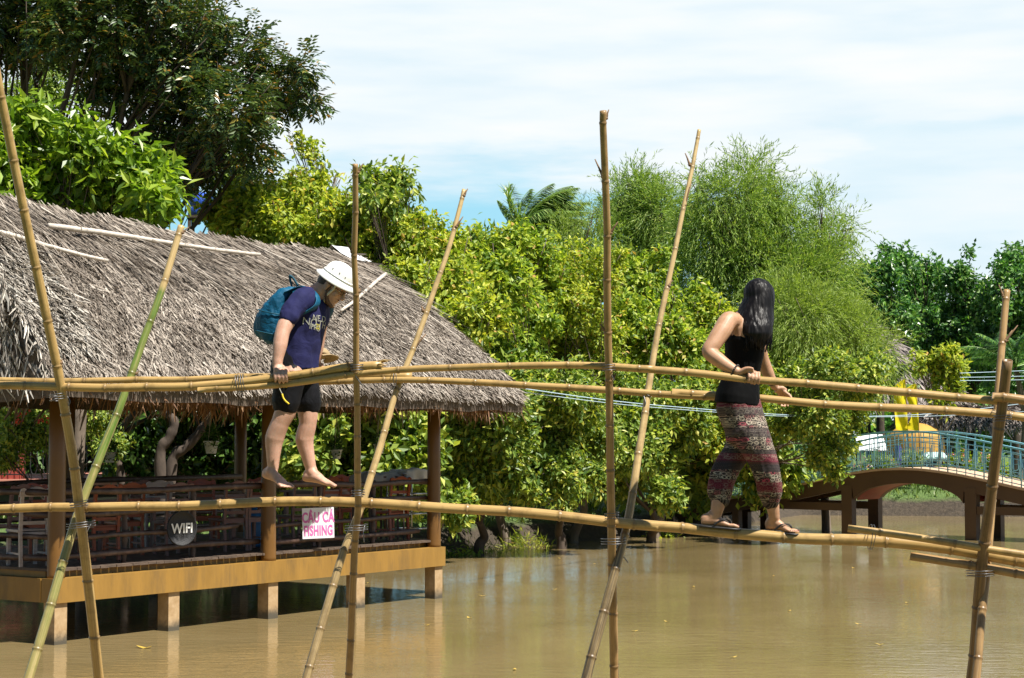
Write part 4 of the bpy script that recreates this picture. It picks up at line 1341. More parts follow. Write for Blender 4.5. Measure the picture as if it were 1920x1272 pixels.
# 3-5 yellow-green trees behind the ridge
tree('leafy_tree', 'yellow-green leafy tree behind the middle of the thatch ridge, beside the blue tank', 'tree', [(420, 400, 42), (480, 375, 55), (545, 375, 52), (530, 430, 60), (455, 425, 45), (600, 385, 40)], 39, 11500, .17, .085, M_yg, M_bark, 4, r=.14)
tree('leafy_tree', 'thin wispy sapling rising against the sky right of the big dark tree', 'tree', [(555, 262, 18), (580, 290, 22), (600, 320, 20), (560, 330, 20), (630, 335, 14)], 40, 500, .15, .075, M_yg, M_bark, 5, r=.05, shell=.6)
tree('leafy_tree', 'yellow-green tree rising behind the right end of the ridge and the upright bamboo', 'tree', [(640, 400, 42), (620, 440, 50), (690, 470, 55), (700, 425, 36), (740, 490, 50)], 38, 8500, .17, .085, M_yg, M_bark, 6, r=.13)
tree('leafy_tree', 'open-branched tree with leaf tufts between the upright and the leaning bamboo', 'tree', [(695, 340, 28), (742, 330, 24), (760, 350, 18), (735, 375, 22), (715, 395, 24), (770, 410, 22), (690, 368, 18)], 37, 1700, .19, .085, M_yg2, M_bark_d, 7, r=.10, root=(-2.6, 38.6), shell=.5)
# 6.. the long leafy mass along the bank
mass = [
    ('yellow-green tree right behind the sloping right end of the thatch', [(770, 450, 55), (820, 490, 70), (770, 530, 65), (850, 560, 75), (730, 540, 50), (830, 620, 60), (890, 600, 60)], 38, 14500, M_yg),
    ('leafy bank tree below the coconut palm, orange-tipped leaves at its top', [(890, 480, 60), (960, 470, 65), (1010, 500, 60), (930, 540, 75), (990, 580, 75), (900, 640, 70), (960, 650, 70)], 41, 16500, M_yg3),
    ('tangled yellow-green tree left of the tall bamboo upright', [(1060, 500, 62), (1120, 520, 60), (1080, 570, 70), (1050, 640, 75), (1120, 640, 65), (1030, 680, 60)], 43, 15500, M_yg),
    ('yellow-green tree between the tall upright and its leaning partner', [(1190, 530, 58), (1230, 560, 50), (1180, 600, 65), (1240, 640, 58), (1180, 680, 60), (1290, 600, 52), (1300, 660, 50)], 45, 14500, M_yg3),
    ('dense dark green bush hanging over the bank right of the last ochre column', [(870, 720, 65), (930, 740, 75), (870, 800, 70), (940, 820, 75), (900, 890, 62), (980, 900, 50), (850, 900, 42), (850, 950, 40)], 38.5, 15500, M_yg2),
    ('dense green bush over the water left of the tall bamboo upright', [(1010, 740, 70), (1080, 740, 70), (1030, 820, 75), (1100, 820, 72), (1050, 895, 55), (1110, 895, 45), (990, 890, 40)], 40.5, 15500, M_yg2),
    ('dense green bush over the water behind the crossing of the two right bamboo poles', [(1160, 750, 65), (1220, 760, 60), (1180, 830, 65), (1230, 850, 52), (1160, 900, 45), (1280, 740, 55), (1290, 800, 48), (1250, 930, 35)], 43, 15500, M_yg2),
]
for i, (lab, bl, D, n, m_) in enumerate(mass):
    cx = np.mean([b[0] for b in bl])
    p = at(cx, 900, D + 1.2)
    tree('bank_tree' if i < 4 else 'bank_bush', lab, 'tree' if i < 4 else 'bush', bl, D, int(n * 1.35), .142 * (1.0, 1.2, .9, 1.12, 1.22, .95, 1.12)[i], .074 * (1.0, 1.1, .85, 1.15, 1.1, .9, 1.1)[i], m_, M_bark_d if i >= 4 else M_bark, 20 + i, r=.11, root=(p.x, p.y), spread=1.7, sub=.36, fork=.3, droop=.34)
# dark thicket that closes the background behind them
tree('bank_thicket', 'dark shaded thicket filling in behind the leafy bank trees', 'bush', [(820, 600, 90), (950, 620, 100), (1080, 640, 100), (1210, 680, 90), (1320, 720, 90), (900, 800, 100), (1040, 820, 100), (1180, 850, 90), (1300, 880, 80), (1400, 800, 90), (1450, 880, 70), (720, 640, 80)], 47.5, 26000, .26, .15, M_yg2, M_bark_d, 31, r=.14, spread=1.0)

# coconut palm
def palm(name, label, crown, base, fronds, seed, mat, trunk_r=.14, wind=V3((1, 0, 0)), leaflet=.55, windk=.6):
    rr = random.Random(seed)
    t_ = thing(name, base, label, 'palm tree')
    mb = MB(); mb.tube(catmull([base - V3((0, 0, .2)), base.lerp(crown, .5) + V3((.3, 0, 0)), crown], 8), [trunk_r * (1.2 - .4 * i / 16) for i in range(17)], 10)
    mb.build('trunk', M_bark, t_)
    for (ang, el, ln) in fronds:
        d = V3((math.cos(ang) * math.cos(el), math.sin(ang) * math.cos(el), math.sin(el)))
        pts = []; p = crown.copy(); v = d.copy(); n = 16
        for i in range(n + 1):
            pts.append(p.copy()); v = (v + wind * .05 * windk + V3((0, 0, -.075 * ln / 3))).normalized(); p = p + v * ln / n
        mb = MB(); mb.tube(pts, [.032 * (1 - .85 * i / n) for i in range(n + 1)], 5)
        base_ = []; T = []; N = []; L = []
        for i in range(2, n + 1):
            tt = (pts[i] - pts[i - 1]).normalized(); sd_ = tt.cross(V3((0, 0, 1))); sd_ = sd_.normalized() if sd_.length > .05 else V3((0, 1, 0))
            for k in range(11):
                q = pts[i - 1].lerp(pts[i], k / 11)
                for sg in (-1, 1):
                    dd = (sd_ * sg * .75 + tt * .75 + wind * .55 * windk + V3((0, 0, -.35)) + V3((rr.uniform(-.15, .15), rr.uniform(-.15, .15), rr.uniform(-.2, .1)))).normalized()
                    base_.append(tuple(q)); T.append(tuple(dd)); N.append((rr.uniform(-.4, .4), rr.uniform(-.4, .4), 1)); L.append(leaflet * math.sin(PI * (.12 + .86 * i / (n + 1))) * rr.uniform(.8, 1.1))
        V, Q = leaves(np.array(base_), np.array(T), np.array(N), np.array(L), np.full(len(L), .032), fold=.2, droop=.25)
        fr = mb.build('frond', M_palm, t_)
        fm = fast_mesh('leaflets', V, Q); link_mesh('leaflets', fm, mat, fr)
    return t_


pc = at(978, 440, 55)
palm('coconut_palm', 'wind-blown coconut palm rising above the bank trees', pc, V3((pc.x, pc.y, .9)),
     [(.6, 1.25, 1.9), (1.2, 1.35, 2.0), (-.5, 1.2, 1.9), (.1, 1.05, 2.1), (2.6, 1.15, 1.6), (.3, .75, 2.1), (-.2, .55, 2.1), (3.0, .7, 1.3), (2.8, .2, 1.2), (.9, .8, 1.9), (-.9, .9, 1.8), (.0, .25, 2.3), (-1.6, .8, 1.7), (1.8, 1.0, 1.8), (.45, 1.1, 2.2), (.2, 1.3, 2.1), (.8, 1.1, 2.1), (-.3, .95, 2.2), (2.9, .95, 1.7), (.5, .5, 2.2), (1.5, 1.2, 1.9), (.1, .8, 2.2), (.6, 1.45, 2.3), (-.8, 1.35, 2.2), (2.2, 1.4, 2.0), (.2, 1.15, 2.4), (-.1, 1.4, 2.4), (.9, 1.3, 2.3)], 3, M_palm, wind=V3((1, -.1, 0)), leaflet=.78, windk=1.3)

# feathery trees
tree('feathery_tree', 'tall feathery tree against the sky right of the tall bamboo upright', 'tree', [(1200, 385, 48), (1160, 370, 30), (1235, 400, 45), (1180, 430, 50), (1220, 450, 50), (1160, 460, 40), (1260, 440, 40), (1195, 345, 22)], 57, 42000, .17, .024, M_feather, M_bark_d, 41, r=.14, style='strand', per=14, out_w=1.0)
tree('feathery_tree', 'low feathery tree between the palm and the tall bamboo upright', 'tree', [(1075, 440, 34), (1110, 415, 24), (1050, 460, 34), (1110, 470, 40), (850, 440, 20), (820, 445, 14)][:4], 53, 9000, .15, .020, M_feather2, M_bark_d, 42, r=.08, style='strand', per=14, out_w=.9)
tree('weeping_tree', 'big weeping feathery tree behind the black haired woman', 'tree',
     [(1405, 335, 30), (1385, 375, 40), (1340, 375, 38), (1305, 395, 30), (1310, 340, 16), (1455, 375, 34), (1405, 430, 62), (1335, 460, 64), (1475, 440, 52), (1540, 400, 24), (1525, 455, 36), (1570, 440, 16), (1555, 495, 40), (1420, 520, 78), (1330, 545, 55), (1500, 540, 62), (1560, 545, 36), (1440, 330, 14), (1590, 430, 10)], 53, 92000, .17, .026, M_feather, M_bark_d, 43, r=.26, style='strand', per=14, out_w=1.15, shell=.4)
tree('weeping_tree', 'pale yellowish weeping shrub hanging low right of the woman', 'tree', [(1520, 600, 62), (1470, 590, 55), (1575, 630, 58), (1530, 670, 60), (1610, 640, 34), (1450, 640, 55), (1600, 680, 42), (1645, 665, 24)], 49.5, 50000, .16, .024, M_feather2, M_bark, 44, r=.12, style='strand', per=14, out_w=.95)
tree('bank_tree', 'leafy yellow-green tree directly behind the woman at the bridge end', 'tree', [(1330, 590, 42), (1290, 640, 45), (1340, 650, 52), (1320, 720, 58), (1390, 700, 60), (1380, 780, 65), (1450, 760, 55), (1310, 790, 48), (1330, 830, 34)], 46, 17500, .15, .075, M_yg, M_bark, 45, r=.12, sub=.36)
tree('bank_tree', 'leafy tree drooping over the left side of the blue railed footbridge', 'tree', [(1500, 720, 55), (1560, 700, 48), (1620, 710, 42), (1650, 680, 26), (1600, 760, 45), (1530, 770, 55), (1470, 790, 40), (1570, 820, 42), (1545, 850, 34), (1565, 885, 20)], 43.5, 15500, .14, .072, M_yg2, M_bark, 46, r=.10, root=(4.3, 50.6), sub=.36)
# far dark trees
far = [('far deep green tree behind the pale weeping shrub, left of the others', [(1600, 540, 40), (1640, 520, 48), (1660, 580, 55), (1610, 590, 40), (1690, 620, 50)], 78),
       ('far deep green rounded tree above the distant thatched hut', [(1700, 510, 45), (1740, 530, 50), (1715, 590, 60), (1770, 600, 50), (1740, 660, 55)], 82),
       ('far deep green tree left of the short bamboo post at the right', [(1800, 525, 42), (1830, 560, 52), (1790, 610, 55), (1850, 640, 60), (1810, 690, 50)], 80),
       ('far tall deep green tree at the right edge of the photo', [(1895, 500, 36), (1930, 520, 55), (1885, 560, 45), (1920, 620, 60), (1970, 560, 60), (1890, 690, 55)], 78)]
for i, (lab, bl, D) in enumerate(far):
    tree('distant_tree', lab, 'tree', bl, D, 13000, .24, .13, M_far, M_bark_d, 60 + i, r=.22, spread=1.5, sub=.40, group='deep green trees beyond the hut')
tree('distant_thicket', 'dark thicket closing the view beneath the far deep green trees', 'bush', [(1600, 660, 70), (1700, 690, 70), (1800, 720, 70), (1900, 740, 70), (1850, 790, 60), (1930, 800, 60), (1560, 720, 80), (1740, 640, 70), (1640, 600, 60), (1960, 700, 80)], 90, 12000, .36, .22, M_far, M_bark_d, 66, r=.2, spread=1)
# sapling and palms at the right
tree('sapling', 'small bright yellow-green sapling in front of the distant hut', 'tree', [(1770, 668, 20), (1740, 680, 12), (1795, 690, 18), (1765, 700, 18), (1720, 668, 8), (1725, 690, 9), (1790, 725, 14), (1755, 735, 12), (1770, 760, 10)], 60, 2600, .19, .10, M_yg, M_bark, 71, r=.07, spread=.3)
for i, (x, y, D, lab) in enumerate([(1905, 690, 66, 'broad palm with arching fronds at the right edge behind the bamboo posts'), (1668, 725, 68, 'small dark palm tuft left of the yellow flags')]):
    c = at(x, y, D); fr = [(k * 2.4 + i, .25 + .9 * ((k * 7) % 5) / 5, 2.3 if i == 0 else 1.1) for k in range(13)]
    palm('fan_palm', lab, c, V3((c.x, c.y, .9)), fr, 80 + i, M_far, trunk_r=.12, wind=V3((-.3, 0, 0)), leaflet=.6 if i == 0 else .4, windk=.4)

# under and behind the pavilion
tree('flowering_bush', 'green bush dotted with red flowers in the shade left of the first column', 'bush', [(30, 800, 42), (60, 770, 34), (85, 810, 40), (10, 850, 36), (150, 800, 34), (180, 780, 36), (205, 830, 34), (140, 760, 28)], 33.5, 9000, .10, .05, M_yg2, M_bark_d, 90, r=.06)
bp_ = [at(x, y, 32.6) for x, y in ((64, 756), (46, 772), (78, 786), (60, 748), (110, 770), (30, 790))]
rng = np.random.default_rng(5)
base = np.concatenate([np.array(p) + rng.normal(0, .05, (14, 3)) for p in bp_])
V, Q = leaves(base, unit(len(base), rng), unit(len(base), rng), np.full(len(base), .07), np.full(len(base), .06))
fb = [o for o in scene.objects if o.name == 'flowering_bush'][0]
link_mesh('blossom', fast_mesh('blossom', V, Q), M_redfl, fb)
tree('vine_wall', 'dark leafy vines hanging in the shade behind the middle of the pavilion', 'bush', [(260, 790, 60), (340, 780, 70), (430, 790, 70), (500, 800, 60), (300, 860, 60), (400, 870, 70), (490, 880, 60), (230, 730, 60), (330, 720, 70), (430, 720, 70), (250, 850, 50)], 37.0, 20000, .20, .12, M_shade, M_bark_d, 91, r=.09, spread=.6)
tree('vine_wall', 'sunlit broad-leaved vines behind the hanging pots at the right end of the pavilion', 'bush', [(560, 790, 60), (630, 780, 60), (700, 790, 60), (760, 780, 55), (580, 860, 60), (660, 870, 60), (740, 860, 60), (790, 840, 50), (620, 720, 60), (720, 730, 60), (680, 930, 50), (770, 920, 50), (580, 930, 50)], 35.6, 16000, .21, .125, M_yg2, M_bark_d, 92, r=.09, spread=.7)
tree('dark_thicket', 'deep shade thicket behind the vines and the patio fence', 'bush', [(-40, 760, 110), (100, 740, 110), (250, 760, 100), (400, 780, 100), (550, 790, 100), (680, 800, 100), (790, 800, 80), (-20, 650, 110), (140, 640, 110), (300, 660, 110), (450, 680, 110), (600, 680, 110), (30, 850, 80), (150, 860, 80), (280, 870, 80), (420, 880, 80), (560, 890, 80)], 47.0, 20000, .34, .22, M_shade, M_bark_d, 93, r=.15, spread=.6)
# sinuous trunks
for i, (pts, r0, lab) in enumerate([([(312, 905), (300, 860), (318, 820), (326, 790), (305, 765), (300, 735), (320, 690)], .10, 'sinuous grey tree trunk in the shade behind the pavilion'),
                                    ([(318, 905), (322, 870), (350, 838), (378, 805), (396, 770), (410, 720)], .105, 'leaning grey trunk forking right beside the sinuous one'),
                                    ([(240, 905), (225, 880), (212, 850), (218, 820), (240, 790), (270, 760), (290, 730)], .075, 'thin twisted trunk behind the green bamboo pole')]):
    P_ = [at(x, y, 34.0 + .2 * i) for x, y in pts]; P_[0].z = .6
    b = P_[0]
    t_ = thing('twisted_tree', b, lab, 'tree', 'twisted trunks behind the pavilion')
    mb = MB(); c_ = catmull(P_, 7); n = len(c_)
    rr = random.Random(i); mb.tube(c_, [r0 * (1.1 - .5 * k / n) * (1 + .08 * math.sin(k * 1.3) + rr.uniform(-.05, .05)) for k in range(n)], 10); mb.build('trunk', M_bark_d, t_)
    mb = MB()
    for k in range(4):
        q = c_[int(n * (.5 + .1 * k))]; e = q + V3((rr.uniform(-1.2, 1.2), rr.uniform(-.5, .5), rr.uniform(.3, 1.2)))
        mb.tube(catmull([q, q.lerp(e, .5) + V3((0, 0, .15)), e], 4), [.05 * (1 - .1 * j) for j in range(9)], 6)
    mb.build('limb', M_bark_d, t_)
    rng = np.random.default_rng(95 + i)
    V, Q = crown_leaves([(np.array(c_[-1]) + np.array([0, .3, .4]), .9), (np.array(c_[-1]) + np.array([.8, .3, .9]), .9)], 2200, .17, .09, rng)
    link_mesh('crown', fast_mesh('crown', V, Q), M_shade, t_)

# plants at the water's edge
edge = [(862, 965, 39.3, 'low leafy plant at the waterline beside the pavilion corner'), (905, 960, 40.2, 'grassy tuft on the mud bank under the foot pole'), (935, 965, 40.6, 'pale grassy tuft on the mud bank right of the first'), (985, 975, 42, 'small tuft on the mud below the green bushes'), (1240, 975, 46.5, 'leafy tuft at the waterline by the bridge approach')]
for i, (x, y, D, lab) in enumerate(edge):
    rng = np.random.default_rng(200 + i); c = np.array(at(x, y, D))
    b = V3((c[0], c[1], gz(c[0], c[1])))
    t_ = thing('bank_plant', b, lab, 'plant')
    c[2] = b.z + .25
    V, Q = crown_leaves([(c, .38), (c + np.array([.35, .1, -.05]), .28), (c + np.array([-.3, .1, -.05]), .28)], 900, .16 if i in (0, 4) else .22, .06 if i in (0, 4) else .018, rng, droop=-.2 if i not in (0, 4) else .3)
    link_mesh('foliage', fast_mesh('foliage', V, Q), M_yg if i != 0 else M_yg2, t_)

# grass on the banks: short blades nobody could count
rng = np.random.default_rng(77)
X = rng.uniform(-14, 24, 90000); Y = rng.uniform(36, 74, 90000)
sdv = pond_sd(np.stack([X, Y], 1)); k = (sdv > .38) & (sdv < 16)
X = X[k][:26000]; Y = Y[k][:26000]; s_ = sdv[k][:26000]
Z = np.array([bank_z(x, y, s) for x, y, s in zip(X, Y, s_)])
n = len(X)
T = np.stack([rng.normal(0, .45, n), rng.normal(0, .45, n), np.ones(n)], 1)
V, Q = leaves(np.stack([X, Y, Z - .02], 1), T, unit(n, rng), rng.uniform(.10, .30, n), rng.uniform(.03, .06, n))
M_grass = leaf_mat('bank_grass', [(0, (.05, .10, .015)), (.5, (.11, .19, .03)), (1, (.24, .28, .06))], trans=.35)
tag(link_mesh('grass', fast_mesh('grass', V, Q), M_grass), 'short sunlit grass and weeds on the pond banks', 'grass', kind='stuff')
# distant belt of woods so that the horizon is closed
rng = np.random.default_rng(78)
bl = [(np.array([x + rng.uniform(-3, 3), 150 + rng.uniform(-10, 20), 2.5 + rng.uniform(-1, 2)]), rng.uniform(3.5, 6)) for x in np.arange(-110, 120, 5.0)]
V, Q = crown_leaves(bl, 26000, 1.0, .7, rng)
tag(link_mesh('distant_woods', fast_mesh('distant_woods', V, Q), M_far), 'far green wood along the horizon', 'woods', kind='stuff')
# ------------------------------------------------------------------ arched concrete footbridge
Q0 = V3((8.72, 47.3, 0)); QW = V3((2.65, -2.1, 0)).normalized(); QN = V3((-QW.y, QW.x, 0))   # QN points away from the camera


def bq(q, d, z): return Q0 + QW * q + QN * d + V3((0, 0, z))


qs = [-7.0, -4.7, -3.2, -1.7, -.6, .4, 1.5, 2.5, 3.6, 4.84, 6.5, 8.5, 11]
zs = [.55, .72, .98, 1.25, 1.50, 1.70, 1.80, 1.74, 1.56, 1.30, 1.02, .85, .8]
dz = lambda q: interp(qs, zs, q)
# smooth profile
QF = np.arange(-7, 11.01, .2)
ZF = np.array([dz(q) for q in QF]); kk = np.ones(7) / 7
ZS = np.convolve(np.pad(ZF, 3, mode='edge'), kk, 'valid')
dz = lambda q: float(np.interp(q, QF, ZS))
M_bconc = simple('brown_painted_concrete', (.095, .052, .028), .6, .2, 2, .25, 20, dirt=(.06, .035, .02), dirtscale=2, dirtamt=.5)
M_bdeck = simple('pinkish_deck_screed', (.52, .36, .24), .7, .15, 4, .2, 30)
M_bred = simple('dark_red_soffit', (.28, .05, .04), .6, .2, 3)
M_teal = simple('pale_blue_railing_paint', (.22, .54, .68), .4, .12, 6)
arch = thing('arched_footbridge', bq(0, 0, 0), 'brown concrete footbridge with low arch and pale blue railings at the right', 'bridge')
BW = 1.7
# deck slab
mb = MB(); rows = []
for q in QF:
    z = dz(q); rows.append([bq(q, -.06, z), bq(q, BW + .06, z), bq(q, BW + .06, z - .06), bq(q, -.06, z - .06)])
mb.loft(rows); mb.build('deck', M_bdeck, arch, smooth=False)
# side walls with arch opening


def under(q):
    top = dz(q) - .06
    if .14 <= q <= 3.22:
        u = (q - 1.68) / 1.54
        return min(top - .10, .82 + .56 * math.sqrt(max(0, 1 - u * u)))
    return top - (.34 if q < .14 else .36)


qq = np.unique(np.concatenate([QF, np.linspace(.12, 3.24, 50), [.1399, 3.2201]]))
for d in (0.0, BW - .22):
    mb = MB(); rows = []
    for q in qq:
        zt = dz(q) - .06; zb = under(q)
        rows.append([bq(q, d, zt), bq(q, d + .22, zt), bq(q, d + .22, zb), bq(q, d, zb)])
    mb.loft(rows); mb.build('spandrel_wall', M_bconc, arch, smooth=False)
mb = MB(); rows = []
for q in np.linspace(.16, 3.2, 40):
    zb = under(q); rows.append([bq(q, .225, zb + .05), bq(q, BW - .225, zb + .05), bq(q, BW - .225, zb + .005), bq(q, .225, zb + .005)])
mb.loft(rows); mb.build('arch_soffit', M_bred, arch, smooth=False)
for q in (-.02, 3.40):
    for d in (.11, BW - .11):
        mb = MB(); h = dz(q) - .30
        mb.box(bq(q, d, h / 2 - .4), (.30, .245, h + .8), QW, QN); mb.build('pier', M_bconc, arch, smooth=False)
for q in (-3.4, -4.0, 6.8):
    for d in (.11, BW - .11):
        mb = MB(); h = dz(q) - .2
        mb.box(bq(q, d, h / 2 - .4), (.20, .2, h + .8), QW, QN); mb.build('pier', M_bconc, arch, smooth=False)
for q0, q1 in ((-6.0, -.17), (3.56, 10.0)):
    for d in (.11, BW - .11):
        mb = MB(); mb.box(bq((q0 + q1) / 2, d, .74), (q1 - q0, .20, .20), QW, QN); mb.build('tie_beam', M_bconc, arch, smooth=False)
# railings
for d in (.02, BW - .02):
    mb = MB(); g = np.arange(-6.8, 10.9, .2)
    def rl(h, r, q0=-6.8, q1=10.8):
        qs_ = np.arange(q0, q1 + .01, .2)
        mb.tube([bq(q, d, dz(q) + h) for q in qs_], r, 6)
    rl(.06, .012); rl(.16, .010); rl(.66, .010); rl(.78, .012)
    q = -6.8; k = 0
    while q < 10.7:
        z = dz(q)
        mb.tube([bq(q, d, z), bq(q, d, z + .90)], .012 if k % 4 else .018, 6)
        # U-shaped scrolls hung between the bars
        a = q + .05; b = q + .19
        hi, lo = ((.66, .18), (.52, .28), (.62, .12), (.66, .24))[k % 4]
        pts = [bq(a, d, dz(a) + hi), bq(a, d, dz(a) + lo + .07)] + [bq(a + (b - a) * (.5 - .5 * math.cos(PI * j / 6)), d, dz(q) + lo + .07 - .07 * math.sin(PI * j / 6)) for j in range(1, 6)] + [bq(b, d, dz(b) + lo + .07), bq(b, d, dz(b) + hi * .8)]
        mb.tube(pts, .011, 5)
        if k % 2:
            mb.tube([bq(a, d, dz(a) + .52), bq(q + .26, d, dz(q) + .52)], .009, 5)
        q += .24; k += 1
    rail = mb.build('railing', M_teal, arch)
    mb = MB(); rows = []
    for q in g:
        z = dz(q) + .90; rows.append([bq(q, d - .045, z), bq(q, d + .045, z), bq(q, d + .045, z + .045), bq(q, d - .045, z + .045)])
    mb.loft(rows); mb.build('handrail', M_teal, rail, smooth=False)

# ------------------------------------------------------------------ things beyond the bridge
M_yel = leaf_mat('yellow_flag_cloth', [(0, (.80, .66, .02)), (1, (.85, .70, .02))], trans=.35, rough=.7, spec=.2, tint=(1, 1, .8))
M_pole = simple('flag_pole', (.12, .07, .04), .6, .2)
for (px, ptop, pbot, lean, lab) in ((1706, 712, 865, -.03, 'yellow feather flag, left one of the pair beyond the arched bridge'), (1727, 720, 865, -.02, 'yellow feather flag, right one of the pair beyond the arched bridge')):
    D = 63; tp = at(px - 8, ptop, D); bt = at(px, 880, D); bt.z = gz(bt.x, bt.y)
    o = thing('feather_flag', bt, lab, 'flag', 'yellow flags beyond the bridge')
    mb = MB(); mb.tube([bt, bt.lerp(tp, .5), tp], [.022, .018, .012], 6); mb.build('pole', M_pole, o)
    vs = []; nu, nv = 8, 24
    for j in range(nv + 1):
        f = j / nv; c = tp.lerp(bt, f * (.50 if px < 1715 else .47))
        w = .42 * min(1, .25 + f * 5) if px < 1715 else (.50 * min(1, .2 + f * 5) * (1 - .55 * math.sin(PI * min(1, max(0, f - .2) / .8))) )
        for i in range(nu + 1):
            g = i / nu
            vs.append(c + V3((-w * g, .05 * math.sin(g * 5 + f * 6), .04 * g * math.sin(f * 9) + (.10 * g if f > .9 else 0))))
    mb = MB(); mb.add(vs, [(j * (nu + 1) + i, j * (nu + 1) + i + 1, (j + 1) * (nu + 1) + i + 1, (j + 1) * (nu + 1) + i) for j in range(nv) for i in range(nu)])
    mb.build('cloth', M_yel, o)
# golden canopy: a round fabric dome on poles
M_gold = leaf_mat('golden_canopy_cloth', [(0, (.60, .34, .07)), (1, (.66, .38, .09))], trans=.25, rough=.6, spec=.3, tint=(1, .9, .7))
cb = at(1718, 880, 66.5); cb.z = gz(cb.x, cb.y); ct = at(1718, 795, 66.5).z
o = thing('golden_canopy', cb, 'golden yellow dome-shaped cloth canopy behind the arched bridge', 'canopy')
R0 = 52 / F * 66.5; mb = MB(); rings = []
for f in np.linspace(0, 1, 10):
    r = R0 * math.cos(f * PI / 2 * .98); z = ct - .62 + .62 * math.sin(f * PI / 2)
    rings.append([V3((cb.x + math.cos(2 * PI * i / 32) * r * (1 - .035 * (i % 4 == 2)), cb.y + math.sin(2 * PI * i / 32) * r * (1 - .035 * (i % 4 == 2)), z + .03 * math.sin(i * 2.3))) for i in range(32)])
sk = [[p + V3((0, 0, -.45 - .05 * math.sin(i * 1.7))) + (p - V3((cb.x, cb.y, p.z))) * .03 for i, p in enumerate(rings[0])]]
mb.loft(sk + rings, cap=False); mb.build('canopy_cloth', M_gold, o)
for i in range(4):
    a = PI / 4 + i * PI / 2
    mb = MB(); mb.tube([V3((cb.x + math.cos(a) * R0 * .85, cb.y + math.sin(a) * R0 * .85, cb.z - .05)), V3((cb.x + math.cos(a) * R0 * .85, cb.y + math.sin(a) * R0 * .85, ct - .5))], .03, 6); mb.build('pole', M_pole, o)
# white topped stall, pale counter, blue drum, planters
M_wht = simple('white_awning', (.75, .77, .78), .5, .05); M_mint = simple('mint_counter', (.42, .62, .60), .5, .1); M_purple = simple('violet_panel', (.12, .09, .42), .5, .1); M_dk = simple('dark_crate', (.03, .03, .04), .6, .2)
sb = at(1636, 880, 65); sb.z = gz(sb.x, sb.y)
o = thing('white_stall', sb, 'market stall with white awning left of the golden canopy', 'stall')
zt = at(1636, 815, 65).z
mb = MB(); mb.add([sb + V3((-.55, -.4, zt - sb.z - .55)), sb + V3((.45, -.4, zt - sb.z - .55)), sb + V3((.45, .4, zt - sb.z)), sb + V3((-.55, .4, zt - sb.z)),
                   sb + V3((-.55, -.4, zt - sb.z - .58)), sb + V3((.45, -.4, zt - sb.z - .58)), sb + V3((.45, .4, zt - sb.z - .03)), sb + V3((-.55, .4, zt - sb.z - .03))], [(0, 1, 2, 3), (7, 6, 5, 4), (0, 4, 5, 1), (1, 5, 6, 2), (2, 6, 7, 3), (3, 7, 4, 0)])
mb.build('awning', M_wht, o, smooth=False)
mb = MB(); mb.box(sb + V3((-.1, 0, .32)), (.9, .55, .64)); mb.build('counter', M_dk, o, smooth=False)
for x in (-.5, .4):
    for y in (-.36, .36):
        mb = MB(); h = zt - sb.z - (.6 if y < 0 else .06); mb.box(sb + V3((x, y, h / 2)), (.04, .04, h)); mb.build('post', M_pole, o, smooth=False)
kb = at(1752, 880, 63.5); kb.z = gz(kb.x, kb.y); zt = at(1752, 848, 63.5).z
o = thing('mint_kiosk', kb, 'pale mint counter kiosk right below the golden canopy', 'kiosk')
h = zt - kb.z
mb = MB(); mb.box(kb + V3((0, 0, h * .35)), (.62, .5, h * .7)); mb.build('counter', M_dk, o, smooth=False)
mb = MB(); mb.loft([[kb + V3((x * w, y * w, z)) for x, y in ((-.42, -.32), (.42, -.32), (.42, .32), (-.42, .32))] for w, z in ((1.0, h * .78), (1.02, h * .84), (.62, h * 1.0))]); mb.build('awning', M_mint, o, smooth=False)
for x in (-.32, .32):
    for y in (-.25, .25):
        mb = MB(); mb.box(kb + V3((x, y, h * .4)), (.03, .03, h * .8)); mb.build('post', M_teal, o, smooth=False)
pb = at(1684, 880, 63.5); pb.z = gz(pb.x, pb.y)
mb = MB(); zt = at(1684, 836, 63.5).z
mb.lathe(pb, [(.001, 0), (.10, 0), (.115, .03), (.115, .3), (.105, .32), (.115, .34), (.115, zt - pb.z - .05), (.09, zt - pb.z), (.001, zt - pb.z)], 18)
tag(mb.build('violet_bin', M_purple, base=pb), 'upright violet bin beyond the arched bridge below the left flag', 'bin')
